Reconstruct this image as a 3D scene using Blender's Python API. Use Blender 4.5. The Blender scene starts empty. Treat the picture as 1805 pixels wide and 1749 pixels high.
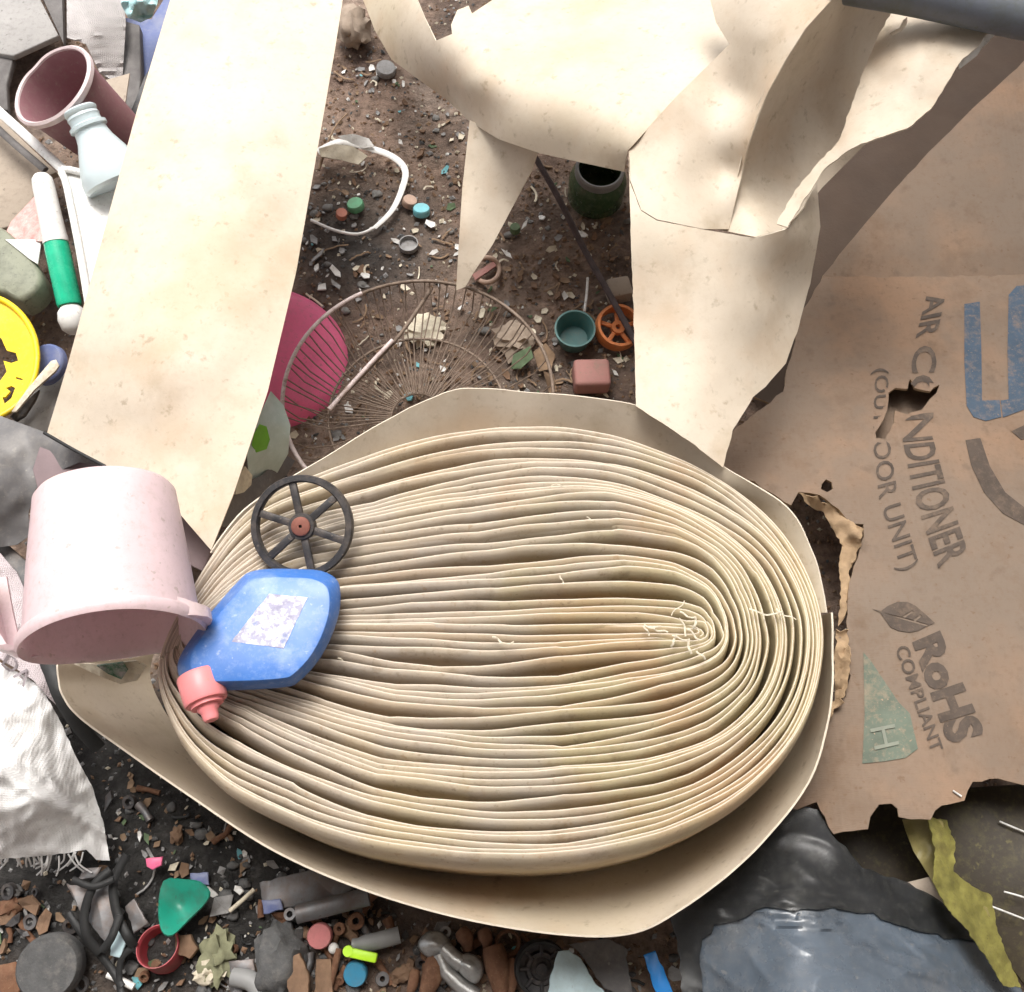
import bpy, bmesh, math, random
import numpy as np
from mathutils import Vector, Matrix, geometry, noise as mnoise

random.seed(11)
scene = bpy.context.scene
COL = scene.collection
rad = math.radians

# ------------------------------------------------------------------ camera
CAM_H, TILT, FOC = 1.33, rad(24), 1750.0          # metres, from straight down, focal length in photo pixels
W0, H0 = 1805.0, 1749.0
cam_data = bpy.data.cameras.new("camera")
cam_data.sensor_fit = 'HORIZONTAL'
cam_data.sensor_width = 36.0
cam_data.lens = 36.0 * FOC / W0
cam_data.clip_start = 0.01
cam_data.clip_end = 500
cam = bpy.data.objects.new("camera", cam_data)
cam.location = (0, 0, CAM_H)
cam.rotation_euler = (TILT, 0, 0)
COL.objects.link(cam)
scene.camera = cam

# ------------------------------------------------------------------ sky and sun
SUN_EL, SUN_AZ = rad(65), rad(-12)                 # azimuth from +Y towards +X
world = bpy.data.worlds.new("World")
scene.world = world
world.use_nodes = True
wn = world.node_tree
bg = wn.nodes["Background"]
sky = wn.nodes.new("ShaderNodeTexSky")
sky.sky_type = 'NISHITA'
sky.sun_disc = False
sky.sun_elevation = SUN_EL
sky.sun_rotation = SUN_AZ
sky.air_density = 1.0
sky.dust_density = 6.0
sky.ozone_density = 0.6
hs = wn.nodes.new("ShaderNodeHueSaturation")       # an overcast sky is nearly white
hs.inputs["Saturation"].default_value = 0.22
wn.links.new(sky.outputs[0], hs.inputs["Color"])
wn.links.new(hs.outputs[0], bg.inputs["Color"])
bg.inputs["Strength"].default_value = 0.15
sun_d = bpy.data.lights.new("sun", 'SUN')
sun_d.energy = 1.5
sun_d.angle = rad(28)
sun_d.color = (1.0, 0.965, 0.91)
sun = bpy.data.objects.new("sun", sun_d)
sd = Vector((math.sin(SUN_AZ) * math.cos(SUN_EL), math.cos(SUN_AZ) * math.cos(SUN_EL), math.sin(SUN_EL)))
sun.rotation_euler = sd.to_track_quat('Z', 'Y').to_euler()
sun.location = sd * 5
COL.objects.link(sun)
scene.view_settings.view_transform = 'Standard'
scene.view_settings.look = 'None'
scene.view_settings.exposure = 0.74
scene.view_settings.gamma = 1.0
scene.view_settings.use_curve_mapping = False

scene.cycles.max_bounces = 6
scene.cycles.diffuse_bounces = 4
scene.cycles.use_adaptive_sampling = True
scene.cycles.adaptive_threshold = 0.02

# ------------------------------------------------------------------ helpers
ST, CT = math.sin(TILT), math.cos(TILT)
def P(px, py, z=0.0):
    """point of the place at height z seen at photo pixel (px, py)"""
    u, v = (px - W0 / 2) / FOC, (H0 / 2 - py) / FOC
    dx, dy, dz = u, ST + v * CT, -CT + v * ST
    d = (z - CAM_H) / dz
    return Vector((dx * d, dy * d, z))
def ppm(px, py, z=0.0):
    """photo pixels per metre there"""
    v = (H0 / 2 - py) / FOC
    return FOC * (CT - v * ST) / (CAM_H - z)
def cvec(x, y, z):
    """direction: x right, y up in the photo, z towards the viewer"""
    return Vector((x, y * CT - z * (ST), y * ST + z * CT)).normalized()
def frame(loc, zax, xax=(1, 0, 0)):
    z = Vector(zax).normalized(); x = Vector(xax)
    x = (x - z * x.dot(z)).normalized(); y = z.cross(x)
    m = Matrix((x, y, z)).transposed().to_4x4(); m.translation = Vector(loc)
    return m
def tag(o, label=None, cat=None, group=None, kind=None):
    if label: o["label"] = label
    if cat: o["category"] = cat
    if group: o["group"] = group
    if kind: o["kind"] = kind
    return o
def thing(name, loc, label, cat, group=None):
    o = bpy.data.objects.new(name, None)
    o.empty_display_size = 0.03
    o.location = loc
    COL.objects.link(o)
    return tag(o, label, cat, group)
def wloc(o):
    v = Vector((0, 0, 0))
    while o is not None:
        v += Vector(o.location); o = o.parent
    return v
def mk(name, verts, faces, mat, parent=None, smooth=35, mats=None, fmat=None):
    """one mesh object from world coordinates, origin at its base"""
    verts = [Vector(v) for v in verts]
    lo = Vector((min(v.x for v in verts), min(v.y for v in verts), min(v.z for v in verts)))
    hi = Vector((max(v.x for v in verts), max(v.y for v in verts), max(v.z for v in verts)))
    org = Vector(((lo.x + hi.x) / 2, (lo.y + hi.y) / 2, lo.z))
    me = bpy.data.meshes.new(name)
    me.from_pydata([v - org for v in verts], [], faces)
    me.validate()
    for m in (mats or [mat]): me.materials.append(m)
    if fmat:
        for p, i in zip(me.polygons, fmat): p.material_index = i
    if smooth:
        me.polygons.foreach_set("use_smooth", [True] * len(me.polygons))
        me.set_sharp_from_angle(angle=rad(smooth))
    me.update()
    o = bpy.data.objects.new(name, me)
    COL.objects.link(o)
    if parent is not None:
        o.parent = parent
        o.location = org - wloc(parent)
    else:
        o.location = org
    return o
def crom(pts, closed=False, n=8):
    """Catmull-Rom through points of any dimension"""
    a = [np.array(p, float) for p in pts]; L = len(a); out = []
    for i in range(L if closed else L - 1):
        if closed: p0, p1, p2, p3 = a[(i - 1) % L], a[i], a[(i + 1) % L], a[(i + 2) % L]
        else: p0, p1, p2, p3 = a[max(i - 1, 0)], a[i], a[i + 1], a[min(i + 2, L - 1)]
        for k in range(n):
            t = k / n
            out.append(.5 * ((2 * p1) + (-p0 + p2) * t + (2 * p0 - 5 * p1 + 4 * p2 - p3) * t * t + (-p0 + 3 * p1 - 3 * p2 + p3) * t ** 3))
    if not closed: out.append(a[-1])
    return out
class TPS:
    def __init__(self, ctrl):
        c = np.array(ctrl, float); self.s = 300.0
        self.p = c[:, :2] / self.s; n = len(c)
        r = np.linalg.norm(self.p[:, None] - self.p[None], axis=2)
        K = np.where(r > 0, r * r * np.log(r + 1e-12), 0) + np.eye(n) * 1e-4
        A = np.zeros((n + 3, n + 3)); A[:n, :n] = K; A[:n, n] = 1; A[:n, n + 1:] = self.p
        A[n, :n] = 1; A[n + 1:, :n] = self.p.T
        b = np.zeros(n + 3); b[:n] = c[:, 2]
        self.w = np.linalg.solve(A, b); self.n = n
    def __call__(self, x, y):
        q = np.array([x, y]) / self.s
        r = np.linalg.norm(self.p - q, axis=1)
        k = np.where(r > 0, r * r * np.log(r + 1e-12), 0)
        return float(k @ self.w[:self.n] + self.w[self.n] + self.w[self.n + 1:] @ q)
def inside(x, y, poly):
    c = False; j = len(poly) - 1
    for i in range(len(poly)):
        xi, yi = poly[i]; xj, yj = poly[j]
        if (yi > y) != (yj > y) and x < (xj - xi) * (y - yi) / (yj - yi) + xi: c = not c
        j = i
    return c
def nz(x, y, z=0.0):
    return mnoise.noise(Vector((x, y, z)))
def dens(poly, res, jag=0.0, seed=0.0):
    out = []
    for i in range(len(poly)):
        a, b = poly[i], poly[(i + 1) % len(poly)]
        L = math.hypot(b[0] - a[0], b[1] - a[1]); n = max(1, int(L / res))
        nx, ny = (-(b[1] - a[1]) / L, (b[0] - a[0]) / L) if L else (0, 0)
        for k in range(n):
            t = k / n; x = a[0] + (b[0] - a[0]) * t; y = a[1] + (b[1] - a[1]) * t
            j = jag * (nz(x * .09, y * .09, seed) + .6 * nz(x * .3, y * .3, seed + 5)) if jag else 0
            out.append((x + nx * j, y + ny * j))
    return out
def sheet(name, outline, ctrl, mat, thick=0.0018, res=14, holes=(), jag=0.0, wob=0.0, wobs=0.012, parent=None, seed=0.0, zf=None, hjag=2.0, edge=None):
    """a thin sheet of real thickness: outline in photo pixels, heights by control points"""
    if zf is None: zf = TPS(ctrl)
    ol = dens(outline, res, jag, seed); hs_ = [dens(h, res * .6, hjag, seed + 3 + i) for i, h in enumerate(holes)]
    pts, edges = [], []
    for loop in [ol] + hs_:
        b = len(pts); pts += loop; edges += [(b + i, b + (i + 1) % len(loop)) for i in range(len(loop))]
    bx = [p[0] for p in ol]; by = [p[1] for p in ol]
    y = min(by) + res * .5; row = 0
    bp = np.array(pts)
    while y < max(by):
        x = min(bx) + res * (.5 if row % 2 else 1.0)
        while x < max(bx):
            if inside(x, y, ol) and not any(inside(x, y, h) for h in hs_) and np.min((bp[:, 0] - x) ** 2 + (bp[:, 1] - y) ** 2) > (res * .45) ** 2:
                pts.append((x, y))
            x += res
        y += res; row += 1
    r = geometry.delaunay_2d_cdt([Vector(p) for p in pts], edges, [], 0, 1e-4)
    v2, f2 = r[0], r[2]
    faces = []
    for f in f2:
        cx = sum(v2[i].x for i in f) / 3; cy = sum(v2[i].y for i in f) / 3
        if inside(cx, cy, ol) and not any(inside(cx, cy, h) for h in hs_): faces.append(list(f))
    top = []
    for v in v2:
        z = zf(v.x, v.y)
        if wob: z += wob * (nz(v.x * wobs, v.y * wobs, seed + 9) + .45 * nz(v.x * wobs * 2.7, v.y * wobs * 2.7, seed + 4))
        top.append(P(v.x, v.y, z))
    nrm = [Vector((0, 0, 0)) for _ in top]
    for k, f in enumerate(faces):
        n = (top[f[1]] - top[f[0]]).cross(top[f[2]] - top[f[0]])
        if n.dot(Vector((0, 0, CAM_H)) - top[f[0]]) < 0: faces[k] = f[::-1]; n = -n
        for i in f: nrm[i] += n
    bot = [p - (n.normalized() if n.length > 0 else Vector((0, 0, 1))) * thick for p, n in zip(top, nrm)]
    V = top + bot; n0 = len(top); F = list(faces) + [[i + n0 for i in f[::-1]] for f in faces]
    cnt = {}
    for f in faces:
        for i in range(3):
            e = (f[i], f[(i + 1) % 3]); cnt[e] = 1
    nf = len(F)
    for (a, b) in list(cnt):
        if (b, a) not in cnt:
            k = len(V); V += [top[a], top[b], bot[b], bot[a]]; F.append([k + 1, k, k + 3, k + 2])
    if edge is not None:
        return mk(name, V, F, mat, parent, smooth=60, mats=[mat, edge], fmat=[0] * nf + [1] * (len(F) - nf))
    return mk(name, V, F, mat, parent, smooth=60)
def lathe(name, prof, M, mat, seg=40, parent=None, smooth=40, dent=None, mats=None, fm=None):
    V, F, FM = [], [], []
    for (r, z) in prof:
        for k in range(seg):
            a = 2 * math.pi * k / seg; p = Vector((r * math.cos(a), r * math.sin(a), z))
            if dent: p = dent(p)
            V.append(M @ p)
    for i in range(len(prof) - 1):
        for k in range(seg):
            k2 = (k + 1) % seg; F.append([i * seg + k, i * seg + k2, (i + 1) * seg + k2, (i + 1) * seg + k]); FM.append(fm(i) if fm else 0)
    if prof[0][0] > 1e-5: pass
    return mk(name, V, F, mat, parent, smooth, mats, FM if fm else None)
def tube(name, pts, r, mat, parent=None, seg=8, taper=None, flat=1.0):
    pts = [Vector(p) for p in pts]; V, F = [], []; n = len(pts); up = Vector((0, 0, 1))
    for i, p in enumerate(pts):
        t = (pts[min(i + 1, n - 1)] - pts[max(i - 1, 0)]).normalized()
        a = t.cross(up)
        if a.length < 1e-3: a = t.cross(Vector((1, 0, 0)))
        a.normalize(); b = a.cross(t)
        rr = r if taper is None else r * taper(i / (n - 1))
        for k in range(seg):
            an = 2 * math.pi * k / seg; V.append(p + a * rr * math.cos(an) + b * rr * flat * math.sin(an))
    for i in range(n - 1):
        for k in range(seg):
            k2 = (k + 1) % seg; F.append([i * seg + k, i * seg + k2, (i + 1) * seg + k2, (i + 1) * seg + k])
    F.append(list(range(seg))[::-1]); F.append([(n - 1) * seg + k for k in range(seg)])
    return mk(name, V, F, mat, parent, smooth=50)
def ptube(name, px, r, mat, parent=None, n=6, seg=8, taper=None, flat=1.0):
    """tube along (px, py, z) control points"""
    return tube(name, [P(*p) for p in crom(px, False, n)], r, mat, parent, seg, taper, flat)
def bevbox(name, size, M, mat, bev=0.004, parent=None, seg=2):
    bm = bmesh.new(); bmesh.ops.create_cube(bm, size=1.0)
    for v in bm.verts: v.co = Vector((v.co.x * size[0], v.co.y * size[1], v.co.z * size[2]))
    bmesh.ops.bevel(bm, geom=list(bm.edges), offset=bev, segments=seg, affect='EDGES', profile=.5)
    V = [M @ v.co for v in bm.verts]; bm.verts.index_update()
    F = [[v.index for v in f.verts] for f in bm.faces]; bm.free()
    return mk(name, V, F, mat, parent, smooth=35)
def rock(name, loc, size, mat, seed, parent=None, rough=.25, sub=3, freq=1.6, rotz=0.0, shade=60):
    bm = bmesh.new(); bmesh.ops.create_icosphere(bm, subdivisions=sub, radius=1.0)
    R = Matrix.Rotation(rotz, 3, 'Z'); V = []
    for v in bm.verts:
        n = v.co.normalized(); d = 1 + rough * (nz(n.x * freq + seed, n.y * freq, n.z * freq) + .4 * nz(n.x * freq * 2.6 + seed, n.y * freq * 2.6, n.z * freq * 2.6 + 3))
        V.append(Vector(loc) + R @ Vector((n.x * size[0] * d, n.y * size[1] * d, n.z * size[2] * d)))
    bm.verts.index_update(); F = [[v.index for v in f.verts] for f in bm.faces]; bm.free()
    return mk(name, V, F, mat, parent, smooth=shade)
def plate(name, outline, z, th, mat, parent=None, bulge=0.0, bev=0.0015, tilt=None, steps=3, smooth=40):
    """solid plate: outline in photo pixels at height z, thickness th upwards, rounded rim, optional dome"""
    pts = [Vector(p) for p in outline]
    cx = sum(p.x for p in pts) / len(pts); cy = sum(p.y for p in pts) / len(pts)
    zt = (lambda x, y: 0.0) if tilt is None else (lambda x, y: tilt[0] * (x - cx) / 1000 + tilt[1] * (y - cy) / 1000)
    base = [P(p.x, p.y, z + zt(p.x, p.y)) for p in pts]; n = len(base)
    c = sum(base, Vector()) / n
    V, F = [], []
    bv = min(bev, th * .48)
    def ring(inset, h):
        for b in base:
            d = b - c; L = max(math.hypot(d.x, d.y), 1e-6); k = max(0.0, 1 - inset / L)
            V.append(Vector((c.x + d.x * k, c.y + d.y * k, (c.z + d.z * k) + h)))
    ring(bv, 0); ring(0, bv)
    ring(0, th - bv); ring(bv * .35, th - bv * .35); ring(bv, th)
    rows = 5
    if bulge:
        ext = max((b - c).length for b in base)
        for s in range(1, steps + 3):
            f = s / (steps + 3)
            for b in base:
                d = b - c; k = (1 - f) * max(0.0, 1 - bv / max(d.length, 1e-6))
                V.append(c + d * k + Vector((0, 0, th + bulge * (1 - (1 - f) ** 2))))
            rows += 1
    for i in range(rows - 1):
        for k in range(n):
            k2 = (k + 1) % n; F.append([i * n + k, i * n + k2, (i + 1) * n + k2, (i + 1) * n + k])
    F.append([(rows - 1) * n + k for k in range(n)]); F.append(list(range(n))[::-1])
    # outline may run either way round
    a = sum(pts[i].x * pts[(i + 1) % n].y - pts[(i + 1) % n].x * pts[i].y for i in range(n))
    if a > 0: F = [f[::-1] for f in F]
    return mk(name, V, F, mat, parent, smooth=smooth)
def ell(cx, cy, rx, ry, n=28, rot=0.0, a0=0.0, a1=2 * math.pi):
    o = []
    for k in range(n):
        a = a0 + (a1 - a0) * k / n
        x, y = rx * math.cos(a), ry * math.sin(a)
        o.append((cx + x * math.cos(rot) - y * math.sin(rot), cy + x * math.sin(rot) + y * math.cos(rot)))
    return o

# ------------------------------------------------------------------ materials
MATS = {}
def mat(name, col, rough=.6, var=.18, scale=30, bump=.15, bscale=180, dirt=None, dscale=14, damt=.35, dsize=.06, metal=0.0, spec=.4, trans=0.0, alpha=1.0, weave=0.0, fibre=0.0, second=None, sscale=9, coat=0.0, objrand=0.0, stains=(), tide=None, crease=0.0, flute=0.0, translucent=0.0):
    if name in MATS: return MATS[name]
    m = bpy.data.materials.new(name); m.use_nodes = True
    N, L = m.node_tree.nodes, m.node_tree.links
    b = N["Principled BSDF"]
    b.inputs["Roughness"].default_value = rough; b.inputs["Metallic"].default_value = metal
    b.inputs["Specular IOR Level"].default_value = spec
    b.inputs["Transmission Weight"].default_value = trans; b.inputs["Alpha"].default_value = alpha
    b.inputs["Coat Weight"].default_value = coat
    tc = N.new("ShaderNodeTexCoord"); src = tc.outputs["Object"]
    def noise_(sc, det=5, ro=.6, off=0.0):
        mp = N.new("ShaderNodeMapping"); mp.inputs["Location"].default_value = (off, off * .7, off * 1.3)
        L.new(src, mp.inputs["Vector"])
        n = N.new("ShaderNodeTexNoise"); n.inputs["Scale"].default_value = sc; n.inputs["Detail"].default_value = det; n.inputs["Roughness"].default_value = ro
        L.new(mp.outputs[0], n.inputs["Vector"]); return n.outputs["Fac"]
    def ramp(fac, p0, p1):
        r = N.new("ShaderNodeMapRange"); r.inputs["From Min"].default_value = p0; r.inputs["From Max"].default_value = p1
        L.new(fac, r.inputs["Value"]); return r.outputs["Result"]
    def mix(fac, a, c):
        x = N.new("ShaderNodeMix"); x.data_type = 'RGBA'
        if hasattr(fac, "node"): L.new(fac, x.inputs["Factor"])
        else: x.inputs["Factor"].default_value = fac
        for s, k in ((a, "A"), (c, "B")):
            i = [q for q in x.inputs if q.name == k and q.type == 'RGBA'][0]
            if hasattr(s, "node"): L.new(s, i)
            else: i.default_value = (*s, 1)
        return [q for q in x.outputs if q.type == 'RGBA'][0]
    lo = tuple(c * (1 - var) for c in col); hi = tuple(min(1, c * (1 + var * .8)) for c in col)
    c = mix(ramp(noise_(scale), .3, .7), lo, hi)
    if second: c = mix(ramp(noise_(sscale, 4, .6, 3.1), .45, .68), c, second)
    for i, (sc_, sp0, sp1, am_, sc) in enumerate(stains):
        c = mix(ramp(noise_(sp0 if False else sc_, 5, .62, 21.3 + 9.1 * i), sp0, sp1), c, mix(am_, c, sc))
    if tide:
        n_ = noise_(3.5, 3, .5, 31.7); sb = N.new('ShaderNodeMath'); sb.operation = 'SUBTRACT'; sb.inputs[1].default_value = .53; L.new(n_, sb.inputs[0])
        ab = N.new('ShaderNodeMath'); ab.operation = 'ABSOLUTE'; L.new(sb.outputs[0], ab.inputs[0])
        c = mix(ramp(ab.outputs[0], .014, 0.0), c, mix(.35, c, tide))
    if objrand:
        oi = N.new("ShaderNodeObjectInfo"); c = mix(ramp(oi.outputs["Random"], .55, 1.6), c, (.50, .36, .22))
    if dirt:
        c = mix(ramp(noise_(dscale, 8, .7, 7.7), .53, .53 + dsize + .07), c, mix(damt, c, dirt))
        sp = ramp(noise_(dscale * 14, 3, .5, 1.9), .665, .72)
        c = mix(ramp(noise_(110, 5, .75, 12.0), .50, .70), c, mix(damt * .75, c, dirt))
        c = mix(sp, c, mix(damt * 1.3 if damt < .7 else .9, c, dirt))
    L.new(c, b.inputs["Base Color"])
    rr = N.new("ShaderNodeMapRange"); rr.inputs["To Min"].default_value = max(.03, rough - .12); rr.inputs["To Max"].default_value = min(1, rough + .15)
    L.new(noise_(scale * 2.3, 4, .6, 5.0), rr.inputs["Value"]); L.new(rr.outputs[0], b.inputs["Roughness"])
    h = None
    if bump: h = (noise_(bscale, 6, .65, 2.2), bump)
    if weave:
        w = []
        for ax in (0, 1):
            wv = N.new("ShaderNodeTexWave"); wv.inputs["Scale"].default_value = 130; wv.bands_direction = ('X', 'Y')[ax]; wv.inputs["Distortion"].default_value = .6
            L.new(src, wv.inputs["Vector"]); w.append(wv.outputs["Fac"])
        mx = N.new("ShaderNodeMath"); mx.operation = 'MULTIPLY'; L.new(w[0], mx.inputs[0]); L.new(w[1], mx.inputs[1]); h = (mx.outputs[0], weave)
    if fibre:
        mp = N.new("ShaderNodeMapping"); mp.inputs["Scale"].default_value = (60, 700, 300); L.new(src, mp.inputs["Vector"])
        n = N.new("ShaderNodeTexNoise"); n.inputs["Scale"].default_value = 1; n.inputs["Detail"].default_value = 3; L.new(mp.outputs[0], n.inputs["Vector"]); h = (n.outputs["Fac"], fibre)
    if crease:
        n_ = noise_(7, 2, .5, 41.0); v_ = N.new('ShaderNodeTexVoronoi'); v_.feature = 'DISTANCE_TO_EDGE'; v_.inputs['Scale'].default_value = 6
        mpv = N.new('ShaderNodeMapping'); mpv.inputs['Scale'].default_value = (1, .45, 1); mpv.inputs['Rotation'].default_value = (0, 0, .5); L.new(src, mpv.inputs['Vector']); L.new(mpv.outputs[0], v_.inputs['Vector'])
        cl = ramp(v_.outputs['Distance'], 0.0, .02); a1 = N.new('ShaderNodeMath'); a1.operation = 'MULTIPLY_ADD'; a1.inputs[1].default_value = crease; L.new(cl, a1.inputs[0])
        a2 = N.new('ShaderNodeMath'); a2.operation = 'MULTIPLY'; a2.inputs[1].default_value = 3.0; L.new(n_, a2.inputs[0])
        a3 = N.new('ShaderNodeMath'); a3.operation = 'ADD'; L.new(a2.outputs[0], a3.inputs[0]); L.new(h[0], a3.inputs[1]); L.new(a3.outputs[0], a1.inputs[2]); h = (a1.outputs[0], h[1])
    if flute:
        wv = N.new("ShaderNodeTexWave"); wv.inputs["Scale"].default_value = 45; wv.bands_direction = 'X'; wv.inputs["Distortion"].default_value = .4
        L.new(src, wv.inputs["Vector"]); a1 = N.new('ShaderNodeMath'); a1.operation = 'MULTIPLY_ADD'; a1.inputs[1].default_value = flute; L.new(wv.outputs["Fac"], a1.inputs[0]); L.new(h[0], a1.inputs[2]); h = (a1.outputs[0], h[1])
    if translucent:
        tr = N.new("ShaderNodeBsdfTranslucent"); L.new(c, tr.inputs["Color"]); ms_ = N.new("ShaderNodeMixShader"); ms_.inputs[0].default_value = translucent
        out = N["Material Output"]; L.new(b.outputs[0], ms_.inputs[1]); L.new(tr.outputs[0], ms_.inputs[2]); L.new(ms_.outputs[0], out.inputs["Surface"])
    if h:
        bp = N.new("ShaderNodeBump"); bp.inputs["Strength"].default_value = h[1]; bp.inputs["Distance"].default_value = .002
        L.new(h[0], bp.inputs["Height"]); L.new(bp.outputs[0], b.inputs["Normal"])
    MATS[name] = m
    return m
SOILC = (.10, .066, .043)
m_paper = mat("beige_sheet", (.585, .505, .405), .62, .07, 9, .10, 260, dirt=(.36, .26, .16), dscale=7, damt=.22, second=(.585, .505, .395), sscale=5, stains=[(2.6, .48, .64, .42, (.50, .425, .285)), (3.4, .52, .64, .5, (.50, .35, .22)), (11, .58, .72, .4, (.35, .28, .185)), (55, .60, .70, .45, (.24, .18, .11))], crease=.45)
m_layer = mat("beige_sheet_layer", (.565, .475, .365), .62, .10, 14, .12, 300, dirt=(.42, .27, .15), dscale=6, damt=.35, second=(.585, .485, .34), sscale=6, objrand=.8, stains=[(3.0, .45, .60, .75, (.47, .40, .225)), (4.2, .54, .66, .50, (.50, .30, .16)), (3.6, .48, .62, .65, (.50, .44, .385)), (26, .58, .70, .45, (.24, .17, .10)), (120, .60, .72, .5, (.22, .15, .09))])
m_edge = mat("beige_sheet_edge", (.66, .58, .47), .8, .10, 90, .3, 500)
m_card = mat("cardboard", (.215, .152, .108), .85, .10, 7, .25, 300, dirt=(.16, .10, .06), dscale=9, damt=.5, fibre=.25, second=(.285, .18, .115), stains=[(1.7, .42, .60, .8, (.195, .152, .117)), (3.0, .55, .66, .6, (.275, .168, .103)), (7.0, .56, .66, .4, (.17, .12, .085)), (30, .60, .70, .5, (.14, .10, .07))], flute=.35)
m_cardshade = mat("shade_dark_cardboard", (.065, .043, .03), .9, .15, 12, .3, 200)  # cardboard with the shade of the gap put into its colour
m_cardin = mat("cardboard_core", (.36, .25, .15), .95, .2, 60, .5, 300)
m_print = mat("brown_print", (.080, .060, .047), .8, .25, 40, .1, 300, dirt=(.19, .135, .095), dscale=30, damt=.55)
m_printblue = mat("blue_print", (.055, .085, .125), .7, .15, 30, .1, 300, dirt=(.30, .20, .13), dscale=22, damt=.6)
m_printgreen = mat("green_print", (.115, .14, .105), .7, .2, 30, .1, 300, dirt=(.33, .24, .16), dscale=16, damt=.7)
m_printpale = mat("pale_print", (.20, .215, .17), .7, .2, 30, .1, 300)
m_pink = mat("pale_pink_plastic", (.84, .68, .70), .36, .05, 18, .05, 120, dirt=(.45, .36, .30), dscale=8, damt=.35, spec=.5, translucent=.3)
m_mauve = mat("mauve_plastic", (.27, .13, .145), .5, .1, 20, .08, 150, dirt=(.32, .25, .22), dscale=9, damt=.5)
m_paleedge = mat("pale_plastic_edge", (.72, .60, .60), .5, .1, 30, .08, 150, dirt=(.4, .3, .26), dscale=10)
m_blue = mat("blue_plastic", (.042, .155, .47), .34, .10, 16, .12, 60, dirt=(.46, .54, .66), dscale=11, damt=.26, spec=.5)
m_coral = mat("coral_cap_plastic", (.86, .27, .28), .4, .06, 30, .06, 150, dirt=(.45, .25, .2), damt=.3)
m_label = mat("worn_paper_label", (.66, .66, .72), .7, .1, 60, .2, 300, dirt=(.25, .24, .34), dscale=60, damt=.75, dsize=.02, stains=[(150, .47, .56, .75, (.27, .26, .38)), (60, .56, .66, .6, (.14, .22, .45))])
m_black = mat("black_plastic", (.035, .034, .036), .45, .3, 40, .15, 200, dirt=(.16, .13, .11), dscale=14, damt=.5)
m_hub = mat("rusty_brown_hub", (.23, .085, .06), .7, .2, 60, .3, 300)
m_magenta = mat("magenta_plastic", (.80, .15, .30), .4, .08, 12, .08, 120, dirt=(.35, .16, .17), dscale=9, damt=.45)
m_wire = mat("rusty_wire", (.19, .14, .105), .7, .3, 120, .3, 500, dirt=(.30, .24, .2), dscale=30, damt=.6, metal=.3)
m_wirew = mat("pale_coated_wire", (.62, .52, .50), .5, .2, 60, .2, 300, dirt=(.2, .12, .08), dscale=20, damt=.7)
m_white = mat("white_plastic", (.78, .77, .74), .45, .06, 20, .08, 150, dirt=(.38, .33, .28), dscale=12, damt=.45)
m_sack = mat("white_woven_sack", (.93, .93, .92), .55, .08, 30, weave=.22, dirt=(.5, .48, .47), dscale=10, damt=.35, second=(.74, .73, .73), sscale=14, crease=.9)
m_sackold = mat("greyed_woven_sack", (.45, .42, .41), .6, .1, 30, weave=.5, dirt=(.3, .28, .27), dscale=10, damt=.4)
m_greybag = mat("dark_grey_tarp", (.13, .125, .125), .5, .2, 12, .2, 90, dirt=(.25, .23, .21), dscale=8, damt=.5)
m_blackbag = mat("black_bag_film", (.080, .100, .125), .27, .25, 14, .45, 22, spec=.6, dirt=(.16, .16, .16), dscale=10, damt=.5, second=(.030, .034, .038), sscale=5)
m_yellow = mat("yellow_plastic", (.85, .60, .012), .38, .06, 18, .08, 150, dirt=(.28, .2, .07), dscale=16, damt=.6)
m_lid = mat("slate_blue_plastic", (.11, .14, .29), .45, .1, 25, .1, 150, dirt=(.3, .3, .34), dscale=14)
m_green = mat("sea_green_plastic", (.012, .25, .17), .35, .1, 16, .06, 120, dirt=(.04, .10, .07), damt=.5)
m_greentube = mat("emerald_film", (.02, .50, .28), .25, .2, 40, .1, 100, spec=.6)
m_red = mat("faded_red_plastic", (.42, .06, .075), .5, .12, 25, .12, 150, dirt=(.2, .10, .08), dscale=18, damt=.6)
m_teal = mat("dull_teal_plastic", (.06, .15, .145), .55, .12, 25, .12, 150, dirt=(.14, .15, .12), dscale=20, damt=.6)
m_orange = mat("orange_plastic", (.66, .22, .075), .5, .12, 30, .12, 150, dirt=(.25, .12, .06), dscale=24, damt=.6)
m_terra = mat("dusty_rose_plastic", (.32, .15, .13), .7, .1, 25, .15, 200, dirt=(.2, .15, .11), dscale=16, damt=.6)
m_metal = mat("dull_grey_metal", (.17, .17, .175), .5, .2, 30, .15, 150, dirt=(.13, .09, .07), dscale=14, damt=.6, metal=.55)
m_silver = mat("scuffed_aluminium", (.42, .42, .41), .38, .18, 40, .25, 120, dirt=(.16, .13, .11), dscale=22, damt=.6, metal=.8)
m_rust = mat("rusty_iron", (.15, .072, .04), .85, .3, 60, .5, 260, dirt=(.24, .14, .08), dscale=24, damt=.7)
m_rod = mat("dark_rod", (.075, .055, .055), .7, .3, 60, .4, 260)
m_pipe = mat("grey_pipe", (.135, .15, .18), .5, .12, 20, .08, 120, dirt=(.10, .11, .08), dscale=7, damt=.6)
m_board = mat("weathered_grey_board", (.36, .345, .33), .85, .12, 14, .3, 160, dirt=(.18, .17, .16), dscale=6, damt=.55)
m_boardtan = mat("weathered_tan_board", (.35, .29, .23), .85, .12, 14, .3, 160, dirt=(.2, .16, .13), dscale=6, damt=.55)
m_wood = mat("dark_wood", (.14, .13, .125), .85, .3, 40, .5, 160)
m_olive = mat("grimy_olive_plastic", (.24, .25, .185), .6, .12, 20, .15, 150, dirt=(.08, .08, .06), dscale=15, damt=.6)
m_pet = mat("pale_blue_bottle", (.74, .85, .88), .18, .05, 20, .1, 60, trans=.25, spec=.5)
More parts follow.
